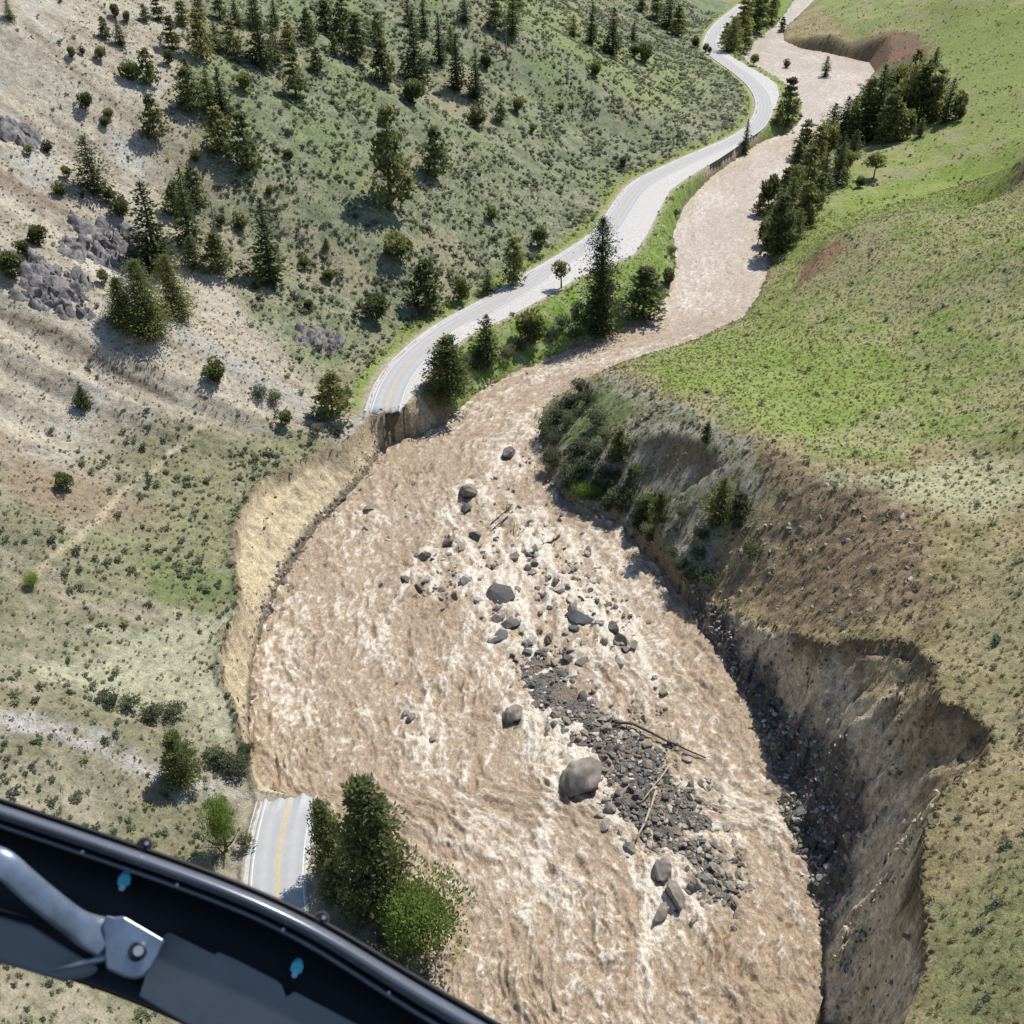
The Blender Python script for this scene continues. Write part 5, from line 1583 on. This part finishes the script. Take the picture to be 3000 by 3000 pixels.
for a, b_, h_ in [(1100, 950, 34), (1082, 934, 26), (1122, 945, 24)]:
    tree(a, b_, h_, 'g', "fresh green leafy shrub at the foot of the scrub slope", "green shrubs at the scrub slope's foot", "shrub")
# near bank
tree(714, 1716, 236, 'p', "big dark fir on the near bank between road stub and flood", name="fir_tree", wide=.86)
tree(628, 1648, 130, 'h', "lighter fir between the road stub and the big dark fir", wide=.8)
tree(632, 1700, 70, 'h', "low fir under the big dark fir beside the road stub", wide=.85)
tree(792, 1792, 112, 'g', "bright green leafy shrub on the near bank above the flood", cat="shrub", wide=.80)
tree(428, 1612, 100, 'g', "upright green shrub beside the near road stub", cat="shrub", wide=.34)
tree(352, 1480, 92, 'h', "small dark fir by the pale dry wash", wide=1.1)
tree(412, 727, 52, 'j', "rounded juniper on bare scree above the broken road end", wide=1.0)
tree(628, 790, 85, 'f', "bushy fir on the slope right above the broken road end", wide=1.2)
tree(162, 775, 42, 'f', "small green conifer alone on the streaked bare slope", wide=1.3)
tree(65, 1112, 26, 'g', "single yellow-green ball-shaped bush on the dry slope", cat="bush", name="round_bush", wide=.8)
tree(538, 806, 28, 'j', "little juniper on the lip of the washed-out bank")
tree(130, 930, 34, 'j', "green bush on the brown bare patch of the slope", cat="bush")
for a, b_, h_ in [(495, 755, 24), (520, 760, 26), (640, 820, 26), (600, 822, 22), (655, 760, 24), (430, 1450, 28), (455, 1460, 30), (410, 1440, 24), (470, 1440, 22), (465, 1600, 22), (250, 1345, 26), (290, 1360, 30), (330, 1350, 26), (215, 1330, 22)]:
    at_ = "on pale rubble above the broken road end" if b_ < 800 else "at the lip of the washed-out bank by the road end" if b_ < 900 else "in the row below the pale grass patch" if a < 340 else "where the dry wash meets the river" if b_ < 1500 else "beside the near road stub"
    tree(a, b_, h_, 'w', f"grey-green shrub {at_}", "shrubs above the washed-out bank", "shrub")

# ------------------------------------------------------------------ sagebrush and grass
SAGE = [leaf_mesh("sagebrush", roundbush(300 + i, 1.0, 1.5, 5, 13, .2, .05), m_sage) for i in range(4)]
TUFT = [leaf_mesh("grass_tuft", roundbush(310 + i, .5, 1.0, 3, 8, .26, .02, 3), m_tuft) for i in range(3)]
RUB = [rock_mesh("rubble", 330 + i, 1, 7, .1) for i in range(2)]


def scatter_pts(n, xr_, yr_):
    xx = rng.uniform(*xr_, n); yy = rng.uniform(*yr_, n)
    a, b_, d_ = project(np.stack([xx, yy, hgrid(xx, yy)], -1))
    k = (d_ > 5) & (a > -140) & (a < 2070) & (b_ > -140) & (b_ < 2070)
    return xx[k], yy[k]


def dens(xx, yy):
    L = xx < x_left(yy); Rr = xx > x_right(yy)
    d = np.where(L, .30, np.where(Rr, .085, 0))
    def blend(poly, v, w=4, jit=6):
        nonlocal d
        k = soft(xx, yy, poly, w, jit, 500, 12); d = d * (1 - k) + v * k
    d = np.where(L & (yy < 98), .5, d)
    blend(M_SCREE, .045); blend(M_SAGE, .42, 8, 12); blend(M_MIX, .5); blend(M_GREENL, .7); blend(M_PALE, .03); blend(M_GULLY, .04, 1.5, 2); blend(M_BROWN1, .05)
    blend(M_SCR, .35, 2, 3); blend(M_ERO, .10, 2, 3); blend(M_KNOB, .08)
    # keep roads and bare faces clear
    fl_ = np.interp(yy, mono(FL)[:, 1], mono(FL)[:, 0]); fr_ = np.interp(yy, mono(FR)[:, 1], mono(FR)[:, 0])
    d = np.where((yy > 180) & (xx > fl_ - 3.5) & (xx < fr_ + 1.5), 0, d)
    nl_ = np.interp(yy, mono(NL)[:, 1], mono(NL)[:, 0]); nr_ = np.interp(yy, mono(NR)[:, 1], mono(NR)[:, 0])
    d = np.where((yy < 92) & (xx > nl_ - 1.2) & (xx < nr_ + 1.2), 0, d)
    d = np.where((yy > 186) & L & (xx > fr_), .12, d)
    _, tl_, tr_ = height(xx, yy, True)
    d = np.where((tl_ >= 0) | (tr_ >= 0), 0, d)
    d = d * np.clip(.7 + 2.4 * fbm(xx / 9, yy / 9, 3, 510), .04, 3.0)
    return d


AREA = ((-300, 330), (25, 760))
ar = (AREA[0][1] - AREA[0][0]) * (AREA[1][1] - AREA[1][0])
xx, yy = scatter_pts(330000, *AREA)
dn = 330000 / ar
kp = rng.uniform(size=len(xx)) < dens(xx, yy) / dn
xx, yy = xx[kp], yy[kp]
zz = height(xx, yy)
sz = np.clip(np.exp(rng.normal(-.34, .42, len(xx))), .3, 1.5) * np.where(xx < x_left(yy), 1, .85) * (1 + .35 * soft(xx, yy, M_SAGE, 8))
a, b_, dp = project(np.stack([xx, yy, zz], -1))
vis = (a > 5) & (a < 1927) & (b_ > 5) & (b_ < 1927) & ~((b_ > 1505 + a * .42 - 20) & (a < 1000))
vd = np.where(vis, sz / dp, 0)
order = np.argsort(-vd)
ind, rest = order[:270], order[270:]
SLOPEMARK = [(*cast(a_, b_)[0][:2], w_) for a_, b_, w_ in [(65, 1112, "around the ball-shaped bush"), (130, 930, "by the bush on the brown patch"), (162, 775, "below the lone small green conifer"), (352, 1480, "behind the small dark fir"), (300, 1350, "by the shrub row"),
                                                                     (230, 930, "along the faint foot trail"), (520, 850, "near the lip by the broken road end"), (400, 900, "above the notch of the bank"), (100, 1250, "beside the pale grass patch"), (250, 1180, "at the upper rim of the pale grass"), (60, 1200, "under the ball-shaped bush"), (330, 1000, "halfway up from the bank lip"), (60, 1300, "between pale grass and dry wash")]]
for j, i in enumerate(ind):
    o = link("sagebrush", SAGE[j % 4], None, None, (xx[i], yy[i], zz[i] - .05), (0, 0, random.uniform(0, 6.28)), (sz[i], sz[i], sz[i] * random.uniform(.75, 1.05)))
    one = lambda m_: soft(xx[i:i + 1], yy[i:i + 1], m_, .5)[0] > .5
    big_ = "big" if sz[i] > 1.05 else "medium" if sz[i] > .85 else "small"
    if xx[i] < 0:
        where = "beside the pale dry wash" if one(M_GULLY) else "in the pale grass patch" if one(M_PALE) else "in the dark green thicket by the bank lip" if one(M_GREENL) else \
            "in the brush near the washed-out bank" if one(M_MIX) else "on the brown bare patch" if one(M_BROWN1) else "on bare scree" if one(M_SCREE) else \
            "on the slope above the near road stub" if yy[i] < 90 else "on the dry slope " + min((math.hypot(xx[i] - q[0], yy[i] - q[1]), q[2]) for q in SLOPEMARK)[1]
        tag(o, f"{big_} grey-green sagebrush clump {where}", "shrub", "sagebrush on the near hillside")
    else:
        where = "on the brown eroded slope" if one(M_ERO) else "on the grey scrub slope" if one(M_SCR) else "on the dry terrace right behind the cliff bowl" if yy[i] > 60 and xx[i] < 62 else "on the terrace above the cliff spur" if yy[i] <= 60 else "on the open grassy terrace away from the cliff"
        tag(o, f"{big_} grey-green sagebrush clump {where}", "shrub", "sagebrush on the cliff-top terrace")
sp = [o for o in bpy.data.objects if o.name.startswith("sagebrush")][:4]
n = len(rest)
stuff("sagebrush_cover", np.stack([xx[rest], yy[rest], zz[rest] - .05], -1), rots(n, .1), np.stack([sz[rest] * rng.uniform(.85, 1.2, n), sz[rest] * rng.uniform(.85, 1.2, n), sz[rest] * rng.uniform(.65, 1.0, n)], -1), sp,
      "grey-green sagebrush covering the slopes on both sides", "sagebrush")
print("sagebrush", n)
# grass tufts: nearest ground only
xx, yy = scatter_pts(150000, (-110, 150), (25, 330))
L = xx < x_left(yy)
_, tl_, tr_ = height(xx, yy, True)
okk = (L | (xx > x_right(yy))) & (tl_ < 0) & (tr_ < 0) & ~((xx > -40) & (xx < -18) & (yy < 92))
fl_ = np.interp(yy, mono(FL)[:, 1], mono(FL)[:, 0]); fr_ = np.interp(yy, mono(FR)[:, 1], mono(FR)[:, 0])
okk &= ~((yy > 180) & (xx > fl_ - 3) & (xx < fr_ + 1))
okk &= rng.uniform(size=len(xx)) < np.where(L, .30, .60)
xx, yy = xx[okk], yy[okk]; n = len(xx)
zz = height(xx, yy)
tp = link("grass_tuft", TUFT[0]); tp.location = (xx[0], yy[0], zz[0]); tag(tp, "small pale grass tuft", "grass", kind="stuff")
tps = [tp]
for i in (1, 2):
    t_ = link("grass_tuft", TUFT[i]); t_.location = (xx[i], yy[i], zz[i]); tag(t_, "small pale grass tuft", "grass", kind="stuff"); tps.append(t_)
g = rng.uniform(.35, .85, n)
stuff("grass_tufts", np.stack([xx, yy, zz], -1), rots(n, .1), np.stack([g, g, g * rng.uniform(.7, 1.2, n)], -1), tps, "pale dry grass tufts over the terrace and slopes", "grass")
print("tufts", n)
# rubble on the cliff foot, the eroded slope and the dry wash
P_, S_ = [], []
xx = rng.uniform(20, 62, 60000); yy = rng.uniform(28, 145, 60000)
zz, _, tr_ = height(xx, yy, True)
k = (soft(xx, yy, M_TAL[:, :2], .5) > .3) & (rng.uniform(size=len(xx)) < .45)
k |= (soft(xx, yy, M_ERO, 2) > .5) & (rng.uniform(size=len(xx)) < .025)
P_.append(np.stack([xx[k], yy[k], zz[k]], -1)); S_.append(np.clip(np.exp(rng.normal(-1.35, .55, k.sum())), .08, 1.0))
xx = rng.uniform(-90, -28, 20000); yy = rng.uniform(60, 120, 20000)
k = (soft(xx, yy, M_GULLY, 1.5) > .5) & (rng.uniform(size=len(xx)) < .4)
P_.append(np.stack([xx[k], yy[k], height(xx[k], yy[k])], -1)); S_.append(np.clip(np.exp(rng.normal(-1.9, .4, k.sum())), .06, .5))
# stones along the foot of both banks
for line, nn in ((WL[8:30], 420), (WL[13:21], 520), (WR[3:22], 420)):
    Lc = np.concatenate([[0], np.cumsum(np.linalg.norm(np.diff(line, axis=0), axis=1))])
    s_ = rng.uniform(0, Lc[-1], nn)
    xx = np.interp(s_, Lc, line[:, 0]) + rng.normal(0, .8, nn); yy = np.interp(s_, Lc, line[:, 1]) + rng.normal(0, .8, nn)
    P_.append(np.stack([xx, yy, np.maximum(height(xx, yy), .0)], -1)); S_.append(np.clip(np.exp(rng.normal(-1.2, .45, nn)), .1, .9))
P_ = np.vstack(P_); S_ = np.concatenate(S_); n = len(P_)
stuff("bank_rubble", P_, rots(n, .5), S_[:, None] * rng.uniform(.75, 1.25, (n, 3)), stone_protos, "loose stones along the banks, cliff foot and dry wash", "rubble")
print("rubble", n)

# broken turf clods along the lips of the cut banks and fallen below them
m_turf = simple_mat("torn_turf", (.17, .135, .085), .95, .35, 2.5, bump=.6, col2=(.075, .06, .04))
turf_pts, turf_s = [], []
for line, nn, zmin in ((CL[2:18], 520, 5), (SC[2:], 150, 0)):
    Lc = np.concatenate([[0], np.cumsum(np.linalg.norm(np.diff(line[:, :2], axis=0), axis=1))])
    s_ = rng.uniform(0, Lc[-1], nn)
    side = rng.uniform(0, 1, nn) ** 2 * 4 - .4
    sgn = -1 if line is not SC and line[0, 0] > 0 else 1
    xx = np.interp(s_, Lc, line[:, 0]) + sgn * side; yy = np.interp(s_, Lc, line[:, 1]) + rng.normal(0, .4, nn)
    turf_pts.append(np.stack([xx, yy, height(xx, yy) + .05], -1)); turf_s.append(np.clip(np.exp(rng.normal(-1.3, .45, nn)), .1, .75))
turf_me = hull_mesh("turf_clod", 95, 14, (1, .8, .6), .4)
tcl = link("turf_clod", turf_me, m_turf, None, tuple(turf_pts[0][0]), rand_rot(), (.5, .5, .5)); tag(tcl, "torn brown turf clod on the lip of the collapsed cliff", "turf clod")
n = sum(len(a) for a in turf_pts)
turf_pts = np.vstack(turf_pts); turf_s = np.concatenate(turf_s)
stuff("turf_clods", turf_pts, rots(n, .5), turf_s[:, None] * rng.uniform(.7, 1.3, (n, 3)), [tcl], "torn brown turf clods along the lips of the cut banks", "turf")
# ------------------------------------------------------------------ helicopter door frame, half a metre in front of the passenger's phone
m_black = simple_mat("black_frame_paint", (.012, .013, .015), .45, .2, 30, spec=.4)
m_rail = simple_mat("satin_black_rail", (.10, .11, .135), .25, .1, 40, spec=.8)
m_panel = simple_mat("slate_grey_sill_panel", (.115, .13, .15), .5, .08, 60, spec=.35)
m_metal = simple_mat("blue_grey_painted_metal", (.20, .24, .305), .34, .3, 35, metallic=.45, spec=.6)
m_teal = simple_mat("teal_bolt", (.10, .55, .62), .3, .1, 60, metallic=.3, spec=.6)
m_steel = simple_mat("bright_steel", (.6, .6, .62), .3, .05, 60, metallic=.8)


def fpt(px, py, depth):
    d = ray(px, py)
    return CAM + d * (depth / F)          # depth measured along the lens axis


FR0 = fpt(500, 1780, .62)
frame = link("helicopter_door_frame", None, loc=tuple(FR0)); frame.empty_display_size = .02
tag(frame, "black curved helicopter door frame with grey sill panel and bolted handle", "door frame")


def loft(name, rails, mat, parent, smooth=True, closed=True):
    """surface through several long lines; closed joins the last line to the first"""
    n = min(len(r) for r in rails)
    V = np.vstack([np.asarray(r)[:n] for r in rails]) - FR0
    m = len(rails)
    Fc = []
    for j in range(m if closed else m - 1):
        j2 = (j + 1) % m
        for i in range(n - 1):
            Fc.append((j * n + i, j * n + i + 1, j2 * n + i + 1, j2 * n + i))
    if closed:
        Fc.append(tuple(j * n for j in range(m))); Fc.append(tuple(j * n + n - 1 for j in reversed(range(m))))
    return link(name, mesh_py(name, V, Fc, smooth), mat, parent)


def dens_line(px, step=20):
    px = np.array(px, float)
    L = np.concatenate([[0], np.cumsum(np.hypot(*np.diff(px, axis=0).T))])
    s_ = np.linspace(0, L[-1], 90)
    Q = np.stack([np.interp(s_, L, px[:, 0]), np.interp(s_, L, px[:, 1])], -1)
    for _ in range(3):
        P_ = np.vstack([np.repeat(Q[:1], 3, 0), Q, np.repeat(Q[-1:], 3, 0)])
        Q2 = np.stack([np.convolve(P_[:, i], np.ones(7) / 7, 'valid') for i in range(2)], -1); Q2[0], Q2[-1] = Q[0], Q[-1]; Q = Q2
    return Q


EDGE = dens_line([(-160, 1452), (0, 1505), (250, 1589), (400, 1642), (500, 1682), (620, 1738), (700, 1788), (800, 1848), (900, 1905), (1000, 1962), (1120, 2030)])
LOWER = dens_line([(-160, 1778), (0, 1816), (100, 1838), (200, 1872), (300, 1912), (400, 1958), (520, 2020), (700, 2120), (860, 2220)])
tE = np.gradient(EDGE, axis=0); tE /= np.linalg.norm(tE, axis=1)[:, None]
nE = np.stack([-tE[:, 1], tE[:, 0]], -1)          # points down into the frame


def rail_line(off, depth):
    q_ = EDGE + nE * off
    return np.array([fpt(a, b_, depth) for a, b_ in q_])


wR = np.interp(np.linspace(0, 1, 90), [0, .5, .75, 1], [1, 1.05, 1.25, 1.3])
# outer rubber lip, then a rounded rail, then the dark recessed channel
loft("rubber_seal", [rail_line(0 * wR[:, None], .640), rail_line(3 * wR[:, None], .632), rail_line(9 * wR[:, None], .634), rail_line(12 * wR[:, None], .65), rail_line(6 * wR[:, None], .66)], m_black, frame)
prof = [(9, .636), (13, .629), (19, .624), (26, .622), (32, .624), (37, .630), (40, .640), (26, .655)]
loft("rail", [rail_line(a * wR[:, None], d) for a, d in prof], m_rail, frame)
prof = [(44, .634), (47, .630), (51, .630), (54, .634), (49, .645)]
loft("inner_bead", [rail_line(a * wR[:, None], d) for a, d in prof], m_rail, frame)
low = lambda off, d: np.array([fpt(a, b_, d) for a, b_ in (LOWER - nE * off)])
loft("channel", [rail_line(36 * wR[:, None], .650), low(95, .668), low(40, .650), low(8, .640), low(0, .648), low(6, .668), low(60, .70), rail_line(20 * wR[:, None], .69)], m_black, frame)


def plate(name, px, d0, d1, mat, parent, bevel=.0012):
    P0 = np.array([fpt(a, b_, d0) for a, b_ in px]) - FR0; P1 = np.array([fpt(a, b_, d1) for a, b_ in px]) - FR0
    n = len(px)
    V = np.vstack([P0, P1])
    Fc = [tuple(range(n)), tuple(range(2 * n - 1, n - 1, -1))] + [(i, i + n, (i + 1) % n + n, (i + 1) % n) for i in range(n)]
    o = link(name, mesh_py(name, V, Fc, False), mat, parent)
    md = o.modifiers.new("bevel", 'BEVEL'); md.width = bevel; md.segments = 3
    return o


plate("sill_panel", [(292, 1782), (318, 1758), (405, 1800), (412, 1795), (450, 1812), (520, 1848), (532, 1858), (540, 1880), (556, 1870), (680, 1935), (860, 2040), (860, 2240), (700, 2130), (520, 2028), (395, 1958), (262, 1880)], .628, .66, m_panel, frame, .002)
plate("lower_panel", [(-150, 1705), (0, 1728), (60, 1745), (130, 1790), (190, 1826), (175, 1842), (120, 1852), (40, 1828), (-150, 1775)], .634, .66, m_panel, frame, .004)
# handle: bent strap ending in a bolted plate
hb = plate("handle_plate", [(192, 1745), (199, 1726), (216, 1730), (233, 1728), (312, 1774), (300, 1800), (284, 1830), (270, 1845), (254, 1848), (236, 1845), (201, 1830), (197, 1803), (196, 1770)], .606, .618, m_metal, frame, .002)
hp = np.array([fpt(a, b_, d) for a, b_, d in [(-60, 1612, .585), (-10, 1622, .583), (14, 1634, .583), (34, 1654, .586), (80, 1694, .592), (130, 1734, .60), (165, 1757, .607), (205, 1770, .612)]])
Q = np.stack([np.interp(np.linspace(0, 7, 36), range(8), hp[:, i]) for i in range(3)], -1)
Qp = np.vstack([np.repeat(Q[:1], 2, 0), Q, np.repeat(Q[-1:], 2, 0)])
Q = np.stack([np.convolve(Qp[:, i], np.ones(5) / 5, 'valid') for i in range(3)], -1)
px_m = .62 / F * K
hv, hf = tube(Q - FR0, np.interp(np.linspace(0, 1, 36), [0, .3, .75, 1], [27, 23, 25, 36]) * px_m, 16)
_ax = ray(130, 1734); _ax = _ax / np.linalg.norm(_ax)                       # flattened strap, thin towards the viewer
_cen = np.repeat(Q - FR0, 16, 0); _cen = np.vstack([_cen, Q[:1] - FR0, Q[-1:] - FR0])
_rel = hv - _cen; hv = _cen + _rel - np.outer(_rel @ _ax, _ax) * .62
link("handle_bar", mesh_py("handle_bar", hv, hf), m_metal, frame)
hv, hf = tube(np.array([fpt(a, b_, d) for a, b_, d in [(204, 1800, .612), (180, 1812, .616), (140, 1822, .622), (100, 1832, .63)]]) - FR0, np.array([10, 7, 5, 3]) * px_m, 10)
link("lower_brace", mesh_py("lower_brace", hv, hf), m_metal, frame)


def disc(name, px, py, r_px, d0, d1, mat, parent, n=20, r2=None, origin=None):
    a_ = fpt(px, py, d0); b2 = fpt(px, py, d1)
    v, f = tube(np.array([a_, b2]) - FR0, [r_px * px_m, (r2 or r_px) * px_m], n)
    return link(name, mesh_py(name, v, f, False), mat, parent)


sc_ = disc("screw", 259, 1796, 17, .604, .612, m_black, hb)
disc("screw_head", 261, 1794, 9, .6015, .6035, m_steel, hb)
for a_, b_ in ((234, 1662), (560, 1826)):
    bo = disc("bolt", a_, b_, 13, .640, .664, m_teal, frame, 6)
    disc("bolt_shank", a_ + 2, b_ - 8, 10, .648, .668, m_teal, bo, 12)
    disc("bolt_tip", a_ - 4, b_ + 13, 6, .638, .650, m_steel, bo, 12)
for a_, b_ in ((272, 1592), (606, 1732)):                                        # fastener heads standing over the seal
    kb = disc("fastener", a_, b_ + 3, 13, .634, .650, m_black, frame, 18, 16)
    disc("fastener_glint", a_ + 5, b_ - 1, 4, .631, .635, m_steel, kb, 12)  # small bright disc standing in for the highlight on the dark knob
for q_ in (8, 22, 34, 48, 63, 76):                                              # small rivets along the rail
    e_ = EDGE[q_] + nE[q_] * 46 * wR[q_]
    disc("rivet", e_[0], e_[1], 3.2, .6275, .632, m_steel, frame, 10)
